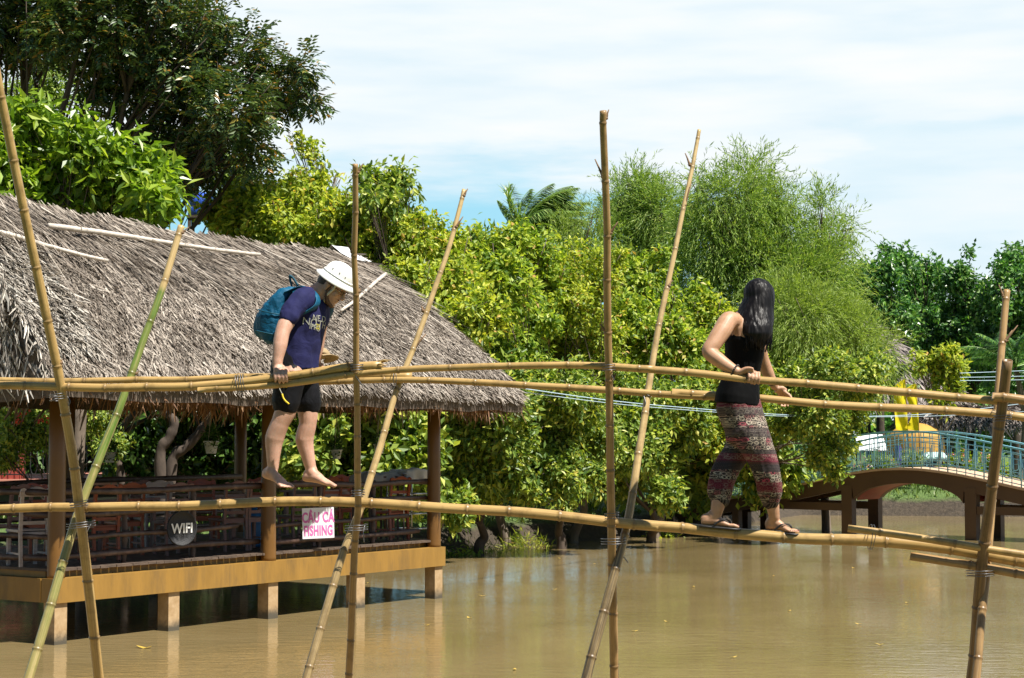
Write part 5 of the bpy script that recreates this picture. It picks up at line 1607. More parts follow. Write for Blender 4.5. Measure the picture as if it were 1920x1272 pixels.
# clay planter seen through the arch and its plant
M_clay = simple('clay', (.16, .085, .05), .8, .2)
pb = at(1712, 905, 63); pb.z = gz(pb.x, pb.y) - .03
o = thing('clay_planter', pb, 'brown clay planter on the grass seen through the bridge arch', 'planter')
mb = MB(); mb.lathe(pb, [(.001, 0), (.26, 0), (.36, .35), (.40, .5), (.43, .52), (.43, .60), (.37, .60), (.34, .5), (.001, .5)], 22); mb.build('pot', M_clay, o)
rng = np.random.default_rng(301)
V, Q = crown_leaves([(np.array(pb) + np.array([0, 0, .9]), .4)], 700, .14, .05, rng); link_mesh('foliage', fast_mesh('foliage', V, Q), M_yg2, o)
for i, (x, y, D, lab) in enumerate([(1800, 868, 62, 'flowering bush with pink blossoms behind the right half of the bridge railing'), (1850, 872, 62.5, 'pink and orange flower bush at the far right behind the railing'), (1645, 872, 62.5, 'small flowering plant behind the left half of the bridge railing')]):
    c = at(x, y, D); b = V3((c.x, c.y, gz(c.x, c.y))); o = thing('flower_bush', b, lab, 'bush')
    rng = np.random.default_rng(310 + i); bl = [(np.array(c) + np.array([dx, 0, dz_]), .42) for dx, dz_ in ((-.4, -.2), (.35, -.15), (0, .05), (0, -.5))]
    V, Q = crown_leaves(bl, 2200, .11, .055, rng); link_mesh('foliage', fast_mesh('foliage', V, Q), M_bright, o)
    V, Q = crown_leaves(bl[:3], 260, .08, .07, rng, sub=.5); link_mesh('blossom', fast_mesh('blossom', V, Q), M_pinkfl, o)
    limbs(b, bl[:2], .03, rng, 5).build('stem', M_bark, o)

# distant thatched huts
M_thfar = leaf_mat('grey_thatch', [(0, (.13, .11, .10)), (.5, (.26, .225, .205)), (1, (.40, .35, .32))], trans=.05, rough=.7, spec=.3, tint=(1, .9, .8))


def hut(c, rx, ry, ez, rz, ridge, name, lab, seed, posts=True):
    o = thing(name, V3((c.x, c.y, gz(c.x, c.y))), lab, 'hut')
    b = V3((c.x, c.y, 0))
    e = [b + V3((-rx, -ry, ez)), b + V3((rx, -ry, ez)), b + V3((rx, ry, ez)), b + V3((-rx, ry, ez))]
    r_ = [b + V3((-ridge, 0, rz)), b + V3((ridge, 0, rz))]
    F_ = [patch(e[0], e[1], r_[0], r_[1]), patch(e[2], e[3], r_[1], r_[0]), patch(e[3], e[0], r_[0], r_[0]), patch(e[1], e[2], r_[1], r_[1])]
    mb = MB()
    for f in F_:
        na, nb = 16, 10
        vs = [f(i / na, j / nb, -.05) for j in range(nb + 1) for i in range(na + 1)]
        mb.add(vs, [(j * (na + 1) + i, j * (na + 1) + i + 1, (j + 1) * (na + 1) + i + 1, (j + 1) * (na + 1) + i) for j in range(nb) for i in range(na)])
    mb.add([p - V3((0, 0, .05)) for p in e], [(3, 2, 1, 0)])
    roof_ = mb.build('thatched_roof', M_thbase, o)
    pr = [face_blades(f, 2600, (.35, .9), (.04, .09), .25, .06, .05) for f in F_]
    V, Q = join_vq(pr); link_mesh('thatch_strips', fast_mesh('thatch_strips', V, Q), M_thfar, roof_)
    for sx_ in (-.8, 0, .8):
        for sy_ in (-.75, .75):
            mb = MB(); p = b + V3((sx_ * rx, sy_ * ry, 0)); mb.tube([V3((p.x, p.y, gz(p.x, p.y) - .2)), V3((p.x, p.y, ez - .02))], .10, 8); mb.build('post', M_bark_d, o)
    return o


hp = at(1605, 800, 74); hut(hp, 3.75, 3.4, at(1780, 745, 70).z, at(1620, 600, 74).z, .5, 'thatched_hut', 'large far hut with steep grey thatched roof behind the yellow flags', 401)
hp = at(1845, 800, 70); hut(hp, 2.9, 2.4, at(1800, 792, 68).z, at(1850, 760, 70).z, 1.6, 'thatched_hut', 'low far hut with drooping thatched eaves at the right edge', 402)

# wires from the pavilion eave across to the far side
M_cable = simple('pale_blue_cable', (.42, .56, .66), .5, .1)
for i, pts in enumerate([[(960, 726, 29.4), (1150, 752, 34), (1300, 766, 38), (1450, 777, 42), (1600, 781, 46), (1760, 775, 50), (1960, 752, 55)], [(955, 732, 29.4), (1150, 757, 34), (1300, 770, 38), (1450, 780, 42), (1600, 782, 46), (1760, 780, 50), (1960, 770, 55)]]):
    P_ = [at(*p) for p in pts]
    mb = MB(); mb.tube(catmull(P_, 10), .007 if i else .009, 5)
    tag(mb.build('cable', M_cable, base=P_[0]), ['upper one of two pale blue cables strung from the pavilion eave over the bridge', 'lower one of two pale blue cables strung from the pavilion eave over the bridge'][i], 'cable')
for i, (y0, y1) in enumerate(((700, 693), (708, 704), (714, 711))):
    mb = MB(); P_ = [at(1800, y0, 58), at(1870, (y0 + y1) / 2 + 1, 60), at(1980, y1, 64)]; mb.tube(catmull(P_, 6), .010, 5)
    tag(mb.build('overhead_wire', M_cable, base=P_[0]), ['top', 'middle', 'bottom'][i] + ' wire of the three thin wires left of the two right bamboo posts', 'wire')

# blue water tank glimpsed behind the ridge
M_tank = simple('blue_tank', (.03, .10, .55), .4, .1)
c = at(378, 384, 42.5); o = thing('water_tank', V3((c.x, c.y, gz(c.x, c.y))), 'blue water tank on a stand glimpsed behind the thatch ridge', 'tank')
mb = MB(); mb.lathe(c - V3((0, 0, .28)), [(.001, 0), (.30, 0), (.32, .05), (.32, .2), (.30, .22), (.32, .24), (.32, .42), (.2, .52), (.1, .56), (.001, .56)], 24); mb.build('tank', M_tank, o)
mb = MB(); z0 = gz(c.x, c.y) - .1; zt = c.z - .28
for x in (-.24, .24):
    for y in (-.24, .24): mb.box(V3((c.x + x, c.y + y, (z0 + zt) / 2)), (.07, .07, zt - z0))
mb.box(V3((c.x, c.y, zt - .03)), (.6, .6, .06)); mb.build('stand', M_bark_d, o, smooth=False)

# patio, fence and pillars behind the left of the pavilion
M_tile = simple('pink_patio_tile', (.52, .22, .16), .6, .12, 3)
M_redp = simple('red_painted_pillar', (.30, .06, .045), .5, .15)
M_iron = simple('black_iron', (.02, .02, .022), .5, .2)
pz = 1.68
a = at(-60, 900, 37.5); b = at(300, 900, 37.5)
mb = MB(); mb.box(V3(((a.x + b.x) / 2, 41.5, pz - .06)), (b.x - a.x, 7.5, .12)); tag(mb.build('patio', M_tile, smooth=False), kind='structure')
mb = MB(); mb.box(V3(((a.x + b.x) / 2, 41.6, pz - .72)), (b.x - a.x - .1, 7.2, 1.2)); tag(mb.build('patio_base', simple('dark_base_stone', (.045, .04, .03), .9, .3), smooth=False), kind='structure')  # base added below the tiles, coloured dark so its water reflection stays dark
fx0, fx1 = at(-60, 880, 37.9).x, at(235, 880, 37.9).x
o = thing('iron_fence', V3((fx0, 37.9, pz)), 'black wrought iron fence with looped bars on the pink patio', 'fence')
mb = MB(); x = fx0; k = 0
for z in (.10, .95): mb.tube([V3((fx0, 37.9, pz + z)), V3((fx1, 37.9, pz + z))], .014, 6)
while x < fx1:
    mb.tube([V3((x, 37.9, pz + .95)), V3((x, 37.9, pz + .22)), V3((x + .03, 37.9, pz + .13)), V3((x + .07, 37.9, pz + .10)), V3((x + .11, 37.9, pz + .13)), V3((x + .14, 37.9, pz + .22)), V3((x + .14, 37.9, pz + .95))], .010, 5)
    x += .26
mb.build('bars', M_iron, o)
for i, (px, lab) in enumerate(((24, 'red patio pillar at the far left behind the pale chair'), (215, 'red patio pillar in shade behind the green bamboo pole'))):
    c = at(px, 880, 38.3); b0 = V3((c.x, c.y, pz)); o = thing('patio_pillar', b0, lab, 'pillar', 'red pillars on the patio')
    mb = MB(); mb.box(b0 + V3((0, 0, .3)), (.42, .42, .60)); mb.build('base', M_redp, o, smooth=False)
    mb = MB(); mb.tube([b0 + V3((0, 0, .6)), b0 + V3((0, 0, 2.6))], .13, 14); mb.build('shaft', M_redp, o)

# fallen leaves afloat
M_float = leaf_mat('floating_leaf', [(0, (.40, .20, .04)), (.5, (.55, .40, .06)), (1, (.55, .28, .14))], trans=.1)
FL = [(272, 1214), (1050, 1047), (1115, 1057), (905, 1117), (1190, 1183), (688, 1093), (1610, 1170), (1650, 1208), (1480, 1145), (1375, 1232), (1250, 1165), (965, 1255), (1530, 1020), (1600, 1065), (1300, 1100), (800, 1172), (1450, 1080), (1700, 1130), (880, 1158), (1040, 1105)]
rr = random.Random(9)
proto = None
for i, (x, y) in enumerate(FL):
    p = on_level(x, y, .012)
    if proto is None:
        mb = MB(); n = 8
        ring = [V3((math.cos(2 * PI * j / n) * (.062 if j != 0 else .085), math.sin(2 * PI * j / n) * .030, .010 * math.cos(4 * PI * j / n) + .004)) for j in range(n)]
        mb.add([V3((0, 0, -.004))] + ring, [(0, 1 + j, 1 + (j + 1) % n) for j in range(n)])
        proto = mb.build('floating_leaf', M_float); c = proto
    else: c = proto.copy(); COL.objects.link(c)
    c.location = p; c.rotation_euler = (0, 0, rr.uniform(0, 6)); sc = rr.uniform(.5, .9) if i else 1.5; c.scale = (sc, sc, sc)
    tag(c, 'tiny yellowish fallen leaf floating on the brown water' if i else 'largest fallen leaf, orange-brown and curled, floating left of the pavilion posts', 'leaf', 'fallen leaves afloat on the pond')
# ------------------------------------------------------------------ the two people
def skin_mat(name, a, b):
    m, t = new_mat(name)
    tc = t.n('ShaderNodeTexCoord')
    nz = t.n('ShaderNodeTexNoise', inp={'Vector': (tc, 3), 'Scale': 22.0, 'Detail': 5.0, 'Roughness': .6})
    rp = t.ramp((nz, 0), [(.35, a), (.65, b)])
    n2 = t.n('ShaderNodeTexNoise', inp={'Vector': (tc, 3), 'Scale': 160.0, 'Detail': 3.0})
    bp = t.n('ShaderNodeBump', inp={'Height': (n2, 0), 'Strength': .12, 'Distance': .004})
    p = t.n('ShaderNodeBsdfPrincipled', inp={'Base Color': (rp, 0), 'Roughness': .48, 'Specular IOR Level': .4, 'Subsurface Weight': .12, 'Subsurface Scale': .02, 'Normal': bp})
    p.inputs['Subsurface Radius'].default_value = (1.0, .35, .2)
    finish(t, p)
    return m


M_skin_m = skin_mat('fair_skin', (.45, .25, .17), (.55, .32, .23))
M_skin_w = skin_mat('tan_skin', (.39, .215, .125), (.48, .275, .17))
M_eye = simple('eye_white', (.7, .68, .65), .2, .03); M_iris = simple('dark_iris', (.03, .02, .015), .15, .1)
M_hair_m = simple('short_brown_hair', (.035, .022, .015), .5, .3, 90, .6, 160)
M_stubble = simple('short_beard', (.13, .065, .04), .7, .3, 90, .5, 160)


def cloth_mat(name, col, rough=.85, var=.12, bump=.5, bs=9.0, spec=.3):
    m, t = new_mat(name)
    tc = t.n('ShaderNodeTexCoord')
    nz = t.n('ShaderNodeTexNoise', inp={'Vector': (tc, 3), 'Scale': 14.0, 'Detail': 5.0})
    rp = t.ramp((nz, 0), [(.3, tuple(c * (1 - var) for c in col)), (.7, tuple(min(1, c * (1 + var)) for c in col))])
    n2 = t.n('ShaderNodeTexNoise', inp={'Vector': (tc, 3), 'Scale': bs, 'Detail': 3.0, 'Roughness': .5, 'Distortion': 1.2})
    n3 = t.n('ShaderNodeTexNoise', inp={'Vector': (tc, 3), 'Scale': 300.0, 'Detail': 1.0})
    h = t.math('MULTIPLY_ADD', (n3, 0), .06, (n2, 0))
    bp = t.n('ShaderNodeBump', inp={'Height': h, 'Strength': bump, 'Distance': .02})
    p = t.n('ShaderNodeBsdfPrincipled', inp={'Base Color': (rp, 0), 'Roughness': rough, 'Specular IOR Level': spec, 'Normal': bp})
    finish(t, p)
    return m


M_shirt = cloth_mat('navy_tshirt', (.010, .011, .062))
M_shorts = cloth_mat('black_shorts', (.007, .007, .009), .6, spec=.14)
M_pack = cloth_mat('teal_backpack', (.0, .075, .15), .6, .25, .8, 12)
M_pack_d = cloth_mat('dark_teal_webbing', (.008, .07, .11), .6)
M_yellow = simple('yellow_piping', (.75, .55, .03), .6, .05)
M_hatm = simple('white_pith_helmet', (.80, .78, .74), .6, .03, 30, .1, 120)
M_strapc = simple('cream_strap', (.62, .52, .38), .7, .08)
M_khaki = cloth_mat('khaki_cap', (.30, .22, .12), .8)
M_blacktop = cloth_mat('black_tank_top', (.004, .004, .0045), .7, .1, .35, 7, .08)
M_rubber = simple('black_rubber', (.015, .014, .014), .5, .2)
M_bead = simple('dark_bead', (.03, .02, .015), .35, .2)
M_nail = simple('dark_red_nail', (.16, .01, .02), .25, .1)


def ring(c, ax, ay, n=20, e=1.0):
    out = []
    for i in range(n):
        a = 2 * PI * i / n; ca, sa = math.cos(a), math.sin(a)
        ca = math.copysign(abs(ca) ** e, ca); sa = math.copysign(abs(sa) ** e, sa)
        out.append(V3(c) + V3(ax) * ca + V3(ay) * sa)
    return out


def capsule(mb, pts, rad, seg=14):
    """limb with rounded ends"""
    pts = [V3(p) for p in pts]
    a = (pts[0] - pts[1]).normalized(); b = (pts[-1] - pts[-2]).normalized()
    P = [pts[0] + a * rad[0] * .9, pts[0] + a * rad[0] * .6] + pts + [pts[-1] + b * rad[-1] * .6, pts[-1] + b * rad[-1] * .9]
    R_ = [rad[0] * .3, rad[0] * .78] + list(rad) + [rad[-1] * .78, rad[-1] * .3]
    mb.tube(P, R_, seg)


def limb(mb, pts, rad, n=5, seg=16):
    P = catmull(pts, n); k = len(rad)
    R_ = [float(np.interp(i / (len(P) - 1) * (k - 1), range(k), rad)) for i in range(len(P))]
    capsule(mb, P, R_, seg)


def torso(mb, rows, l, f, e=.9, n=28):
    """rows: (centre, half width along l, half depth along f)"""
    rs = []
    for i, (c, w, d) in enumerate(rows):
        a = rows[max(i - 1, 0)][0]; b = rows[min(i + 1, len(rows) - 1)][0]
        u = (V3(b) - V3(a)).normalized()
        ff = (f - u * f.dot(u)).normalized(); ll = (l - u * l.dot(u)).normalized()
        rs.append(ring(c, ll * w, ff * d, n, e))
    mb.loft(rs)


def head_shapes(mb, c, f, u, s, k=1.0):
    """skull, jaw, nose, brow, lips, ears; f forward, u up, s to the side"""
    P = lambda x, y, z: c + (f * x + s * y + u * z) * k
    mb.ell(P(-.012, 0, .03), f * .098 * k, s * .077 * k, u * .098 * k)
    mb.ell(P(.018, 0, -.025), f * .078 * k, s * .064 * k, u * .088 * k)
    mb.ell(P(.030, 0, -.075), f * .058 * k, s * .050 * k, u * .045 * k)
    mb.ell(P(.066, 0, -.098), f * .026 * k, s * .028 * k, u * .020 * k)
    mb.tube([P(.086, 0, .022), P(.100, 0, .0), P(.117, 0, -.030)], [.009 * k, .010 * k, .012 * k], 10)
    mb.ell(P(.104, 0, -.033), f * .015 * k, s * .019 * k, u * .010 * k)
    mb.ell(P(.074, 0, .030), f * .022 * k, s * .052 * k, u * .011 * k)
    mb.ell(P(.060, .040, -.02), f * .026 * k, s * .02 * k, u * .024 * k); mb.ell(P(.060, -.040, -.02), f * .026 * k, s * .02 * k, u * .024 * k)
    mb.ell(P(.084, 0, -.058), f * .014 * k, s * .022 * k, u * .0065 * k)
    mb.ell(P(.082, 0, -.071), f * .014 * k, s * .020 * k, u * .0065 * k)
    for sg in (-1, 1):
        mb.ell(P(-.008, sg * .078, -.005), f * .019 * k, s * .009 * k, u * .032 * k)
        mb.ell(P(-.004, sg * .078, -.030), f * .010 * k, s * .009 * k, u * .013 * k)


def eyes(parent, c, f, u, s, k=1.0):
    for sg in (-1, 1):
        p = c + (f * .070 + s * sg * .031 + u * .010) * k
        mb = MB(); mb.ell(p, f * .0125 * k, s * .0135 * k, u * .010 * k, 12, 8); e = mb.build('eye', M_eye, parent)
        mb = MB(); mb.ell(p + f * .0095 * k, f * .004 * k, s * .006 * k, u * .006 * k, 10, 6); mb.build('iris', M_iris, e)


def grip_hand(mb, wrist, rc, axis, rr, side, k=1.0, spread=.0215, first=1, thumb=True, back=.0, curl=(1.35, -1.05)):
    """hand lying over a rail: palm on top, four fingers wrapped down the side `side`, thumb on the other side.
    rc: rail centre under the palm, axis: rail direction towards the index finger, rr: rail radius"""
    axis = V3(axis).normalized(); up = V3((0, 0, 1)); up = (up - axis * up.dot(axis)).normalized()
    side = V3(side); side = (side - axis * side.dot(axis) - up * side.dot(up)).normalized()
    on = lambda x, ang, r: rc + axis * x + (side * math.cos(ang) + up * math.sin(ang)) * r
    palm = rr + .014 * k
    # palm: from wrist to the knuckles
    kn = [on((i - 1.5) * spread * k, 1.25, palm + .004) for i in range(4)]
    mid = (kn[0] + kn[3]) / 2
    wd = (kn[3] - kn[0]).normalized()
    rows = []
    for f_ in np.linspace(0, 1, 7):
        c = wrist.lerp(mid, f_) + up * .012 * math.sin(PI * f_)
        t_ = (mid - wrist).normalized(); w_ = (wd - t_ * wd.dot(t_)).normalized(); n_ = t_.cross(w_)
        rows.append(ring(c, w_ * (.027 + .016 * f_) * k, n_ * (.021 - .006 * f_) * k, 16, .85))
    mb.loft(rows)
    ln = [.82, .97, 1.0, .92]
    if first < 0: ln = ln[::-1]
    for i in range(4):
        x = (i - 1.5) * spread * k
        q = ln[i]
        a0, a1 = curl; a1 = a0 - (a0 - a1) * q
        angs = np.linspace(a0, a1, 8)
        pts = [on(x * (1 + .05 * j / 7) , a, rr + (.0095 + (.006 if j in (0, 1) else 0) + (.003 if j in (3, 4) else 0)) * k) for j, a in enumerate(angs)]
        rad = [.0105, .0105, .0098, .0098, .0092, .0088, .0082, .0072]
        capsule(mb, pts, [r * k for r in rad], 10)
    if thumb:
        b = wrist.lerp(mid, .35) + axis * .030 * k
        pts = [b - side * .008 * k, b + axis * .016 * k - side * .022 * k - up * .008, on(spread * 1.7 * k, 2.3, rr + .011), on(spread * 2.0 * k, 2.8, rr + .010), on(spread * 2.1 * k, 3.2, rr + .009)]
        capsule(mb, pts, [.013 * k, .0125 * k, .0115 * k, .0105 * k, .0085 * k], 10)


def foot(mb, heel, toe, upv, ankle, wide, big_side, k=1.0, nails=None):
    """bare foot from the heel to the big toe tip; big_side: unit vector towards the big toe"""
    f = (toe - heel); Lf = f.length; f.normalize()
    s = (big_side - f * big_side.dot(f)).normalized(); u = s.cross(f)
    if u.dot(upv) < 0: u = -u
    rows = []
    for x, w, h, zc, sx_ in ((-.045, .012, .014, .03, 0), (-.02, .027, .028, .032, 0), (.08, .033, .036, .038, 0), (.25, .033, .038, .044, .002), (.42, .033, .030, .036, .005), (.58, .039, .023, .026, .004), (.70, .044, .017, .019, .0), (.78, .042, .013, .014, -.001), (.82, .036, .009, .011, -.002)):
        c = heel + f * x * Lf + u * zc * k + s * sx_
        rows.append(ring(c, s * w * wide * k, u * h * k, 18, .92))
    mb.loft(rows)
    # instep up to the ankle
    limb(mb, [ankle, heel + f * .22 * Lf + u * .062 * k, heel + f * .45 * Lf + u * .042 * k], [.036 * k, .037 * k, .026 * k], 4)
    limb(mb, [ankle, heel + f * .05 * Lf + u * .045 * k], [.033 * k, .030 * k], 4)
    tips = []
    for i, (off, ln, r) in enumerate(((.030, 1.0, .0135), (.011, .985, .0098), (-.006, .95, .0092), (-.021, .905, .0086), (-.034, .85, .0082))):
        a = heel + f * (.74 - .02 * i) * Lf + s * off * wide * k * .95 + u * .014 * k
        b = heel + f * (ln - .035) * Lf + s * off * wide * k * 1.08 + u * (.011) * k
        capsule(mb, [a, a.lerp(b, .5) + u * .005 * k, b], [r * k * 1.05, r * k, r * k * .95], 10)
        tips.append((b + f * r * k * .35 + u * r * k * .75, f, s, u, r * k))
    return tips


def fold_noise(sc, amp, seed, stretch=V3((1, 1, .45))):
    def d(p):
        q = V3((p.x * stretch.x, p.y * stretch.y, p.z * stretch.z)) * sc + V3((seed, seed * .7, 0))
        return amp * (mnoise.noise(q) + .5 * mnoise.noise(q * 2.3))
    return d


# =================================================================== the man
DM = D0(580)
Jm = lambda x, y, d=0.0: at(x, y, DM + d)
psi = math.radians(25)
fM = V3((math.cos(psi), -math.sin(psi), 0)); lM = V3((math.sin(psi), math.cos(psi), 0))
man_base = Jm(560, 941)
man = thing('person', man_base, 'barefoot man in white sun helmet, navy T-shirt and black shorts between the bamboo handrails', 'person')

mb = MB()
# legs
limb(mb, [Jm(546, 698, -.085), Jm(541, 735, -.095), Jm(536, 768, -.10), Jm(525.5, 793, -.105), Jm(515, 822, -.09), Jm(512.5, 852, -.09), Jm(512, 879, -.09)], [.098, .086, .072, .060, .0635, .047, .036], 6)
limb(mb, [Jm(562, 698, .085), Jm(573, 738, .085), Jm(577, 770, .08), Jm(577, 795, .075), Jm(571, 824, .085), Jm(577, 854, .085), Jm(583, 879, .085)], [.098, .084, .070, .058, .062, .046, .036], 6)
mb.ell(Jm(522, 789, -.135), V3((.02, 0, 0)), V3((0, .03, 0)), V3((0, 0, .035)))   # knee caps
foot(mb, Jm(496, 897, -.05), Jm(543, 918, -.19), V3((0, 0, 1)), Jm(511, 880, -.09), 1.0, V3((.1, .8, .2)), 1.0)
foot(mb, Jm(571, 904, .10), Jm(634, 915, -.02), V3((0, 0, 1)), Jm(584, 880, .085), 1.0, V3((-.2, -.9, .0)), 1.02)
# trunk
rowsM = [(Jm(552, 716), .14, .10), (Jm(553, 700), .152, .106), (Jm(555, 680), .150, .102), (Jm(558, 655), .145, .098), (Jm(566, 618), .162, .115), (Jm(576, 585), .175, .118), (Jm(581, 565), .165, .10), (Jm(586, 552), .12, .08), (Jm(590, 543), .066, .060)]
torso(mb, rowsM, lM, fM)
# neck and head
tilt = math.radians(36); yawh = math.radians(14)
fh = V3((math.cos(yawh), -math.sin(yawh), 0)); sh = V3((math.sin(yawh), math.cos(yawh), 0))
fhd = (fh * math.cos(tilt) - V3((0, 0, 1)) * math.sin(tilt)).normalized(); uh = (fh * math.sin(tilt) + V3((0, 0, 1)) * math.cos(tilt)).normalized()
HC = Jm(623, 537)
limb(mb, [Jm(586, 556), Jm(598, 546), Jm(610, 538)], [.070, .060, .056], 5)
limb(mb, [Jm(596, 560), Jm(608, 551)], [.045, .045], 4)
head_shapes(mb, HC, fhd, uh, sh, 1.0)
# arms
axn = (at(560, 705.3, DM - .36) - at(500, 711.2, DM - .36)).normalized()
railn = at(528, 708.2, DM - .36)
limb(mb, [Jm(566, 560, -.13), Jm(553, 580, -.19), Jm(539, 602, -.25), Jm(530, 622, -.29), Jm(525, 648, -.32), Jm(521, 672, -.335), Jm(520, 689, -.345)], [.066, .062, .055, .048, .047, .036, .030], 6)
grip_hand(mb, Jm(519.5, 692, -.350), railn, axn, .032, (0, -1, 0), 1.08)
axf = (at(640, 706, DM + .36) - at(560, 708, DM + .36)).normalized()
limb(mb, [Jm(603, 562, .15), Jm(601, 590, .23), Jm(599, 622, .31), Jm(596, 652, .34), Jm(592, 680, .36)], [.062, .056, .047, .040, .030], 6)
grip_hand(mb, Jm(592, 686, .36), at(598, 705.5, DM + .36), axf, .031, (0, 1, 0), 1.05)
me = remesh(mb, .0052, 4, 'body')
body = link_mesh('body', me, M_skin_m, man)
eyes(man, HC, fhd, uh, sh)


def Hm(x, y, z): return HC + fhd * x + sh * y + uh * z


# hair: closely cut back and sides
mb = MB(); mb.ell(Hm(-.022, 0, .040), fhd * .094, sh * .081, uh * .092, 24, 16); mb.ell(Hm(-.050, 0, .0), fhd * .062, sh * .072, uh * .065)
link_mesh('hair', remesh(mb, .006, 2, 'hair'), M_hair_m, man)
# beard along the jaw
mb = MB()
for sg in (-1, 1):
    limb(mb, [Hm(.012, sg * .064, .01), Hm(.018, sg * .060, -.045), Hm(.040, sg * .045, -.088), Hm(.075, sg * .012, -.108)], [.010, .013, .016, .016], 5)
mb.ell(Hm(.062, 0, -.104), fhd * .028, sh * .030, uh * .018)
mb.ell(Hm(.094, 0, -.050), fhd * .008, sh * .022, uh * .004)
link_mesh('beard', remesh(mb, .005, 2, 'beard'), M_stubble, man)
# glasses
M_glframe = simple('brown_spectacle_frame', (.10, .045, .02), .35, .2)
M_lens = simple('spectacle_lens', (.35, .30, .26), .05, .1, spec=1.0)
mb = MB()
for sg in (-1, 1):
    mb.tube([Hm(.098, sg * .034, .008) + (sh * math.cos(2 * PI * i / 16) * .024 + uh * math.sin(2 * PI * i / 16) * .017) for i in range(16)], .0028, 6, closed=True)
    mb.tube([Hm(.096, sg * .060, .014), Hm(.05, sg * .078, .016), Hm(-.012, sg * .083, .012)], .0032, 6)
mb.tube([Hm(.101, -.010, .012), Hm(.104, 0, .015), Hm(.101, .010, .012)], .003, 6)
gl = mb.build('glasses', M_glframe, man)
# helmet
axh = (uh * math.cos(.05) - fhd * math.sin(.05)).normalized(); fb = (fhd - axh * fhd.dot(axh)).normalized()
hc = Hm(.002, 0, .060)
mb = MB(); rings = []
N = 40
def hring(rf, rs, dz, drop=0.0):
    return [hc + fb * math.cos(2 * PI * i / N) * rf * (.87 if rf > .13 else .95) + sh * math.sin(2 * PI * i / N) * rs * (.9 if rf > .13 else .96) + axh * (dz * .95 - drop * abs(math.sin(2 * PI * i / N)) ** 1.5) for i in range(N)]
outer = [hring(.172, .150, -.022, .012), hring(.176, .154, -.018, .012), hring(.150, .130, -.004, .006), hring(.120, .104, .010), hring(.116, .100, .024), hring(.112, .096, .050), hring(.100, .086, .078), hring(.078, .066, .100), hring(.046, .040, .114), hring(.012, .012, .119)]
inner = [hring(.010, .010, .110), hring(.096, .082, .060), hring(.106, .092, .015), hring(.150, .130, -.012, .006)]
mb.loft(inner + outer)
helm = mb.build('sun_helmet', M_hatm, man)
mb = MB()
mb.tube([hc + fb * math.cos(2 * PI * i / N) * .1115 + sh * math.sin(2 * PI * i / N) * .0975 + axh * .019 for i in range(N)], .0055, 6, closed=True); mb.build('hat_band', M_hatm, helm)
mb = MB()
for a in (-1.9, -1.35, -.9):
    q = hc + fb * math.cos(a) * .106 + sh * math.sin(a) * .0925 + axh * (.052 if a != -.9 else .044)
    n_ = (fb * math.cos(a) + sh * math.sin(a)).normalized(); mb.ell(q, n_ * .004, axh * .004, n_.cross(axh) * .004, 8, 6)
mb.build('eyelets', simple('dark_eyelet', (.05, .05, .05), .4), helm)
mb = MB()
for sg in (-1, 1):
    P_ = catmull([hc + fb * .045 + sh * sg * .106 - axh * .004, Hm(.042, sg * .072, .0), Hm(.026, sg * .066, -.060), Hm(.026, sg * .035, -.118), Hm(.026, 0, -.124)], 6)
    for i in range(len(P_) - 1):
        pass
    rows = []
    for i, p_ in enumerate(P_):
        tt = (P_[min(i + 1, len(P_) - 1)] - P_[max(i - 1, 0)]).normalized(); w_ = fhd - tt * fhd.dot(tt); w_.normalize(); n_ = tt.cross(w_)
        rows.append(ring(p_, w_ * .0085, n_ * .003, 8))
    mb.loft(rows)
mb.build('chin_strap', M_strapc, helm)

# T-shirt
mb = MB()
rowsS = [(Jm(557, 694), .166, .128), (Jm(557, 684), .166, .126), (Jm(559, 660), .163, .122), (Jm(566, 625), .170, .126), (Jm(576, 590), .184, .128), (Jm(580.5, 568), .178, .112), (Jm(584.5, 555), .140, .090), (Jm(588, 546), .085, .074)]
torso(mb, rowsS, lM, fM)
limb(mb, [Jm(574, 558, -.10), Jm(561, 568, -.17), Jm(549, 583, -.215), Jm(541.5, 596, -.245)], [.078, .077, .072, .070], 5)
limb(mb, [Jm(598, 560, .10), Jm(602, 578, .18), Jm(601, 600, .25)], [.076, .073, .069], 5)
# flat sleeve end instead of a rounded one
shirt_me = remesh(mb, .0075, 5, 'tshirt', fold_noise(11, .010, 3.0))
shirt = link_mesh('tshirt', shirt_me, M_shirt, man)
# print on the chest: pressed on to the cloth
M_print = simple('grey_print', (.42, .42, .36), .8, .1); M_print_y = simple('yellow_print', (.55, .48, .06), .8, .1)
dg = bpy.context.evaluated_depsgraph_get()
from mathutils.bvhtree import BVHTree
bvh = BVHTree.FromPolygons([v.co.copy() + ORIG[shirt.name] for v in shirt_me.vertices], [p.vertices[:] for p in shirt_me.polygons])


def press_text(txt, size, px, py, mat, tiltpx=0.0, bold=.0):
    me = text_mesh(txt, size, 0.0, bold=bold)
    bm = bmesh.new(); bm.from_mesh(me)
    bmesh.ops.triangulate(bm, faces=bm.faces[:])
    bmesh.ops.subdivide_edges(bm, edges=bm.edges[:], cuts=1)
    nd = V3((math.cos(math.radians(-33)), math.sin(math.radians(-33)), 0)) * .0
    ax = V3((math.cos(math.radians(38)), math.sin(math.radians(38)), -math.tan(tiltpx))).normalized()
    look = V3((ax.y, -ax.x, 0)).normalized()      # outwards
    c = Jm(px, py, -.10)
    ok = []
    for v in bm.verts:
        p = c + ax * v.co.x + V3((0, 0, 1)) * v.co.y + look * .3
        hit = bvh.ray_cast(p, -look, 1.0)
        if hit[0] is not None: v.co = hit[0] + look * .0035; ok.append(True)
        else: v.co = p - look * .3
    bm.to_mesh(me); bm.free()
    me.name = 'shirt_print'
    return link_mesh('shirt_print', me, mat, shirt)


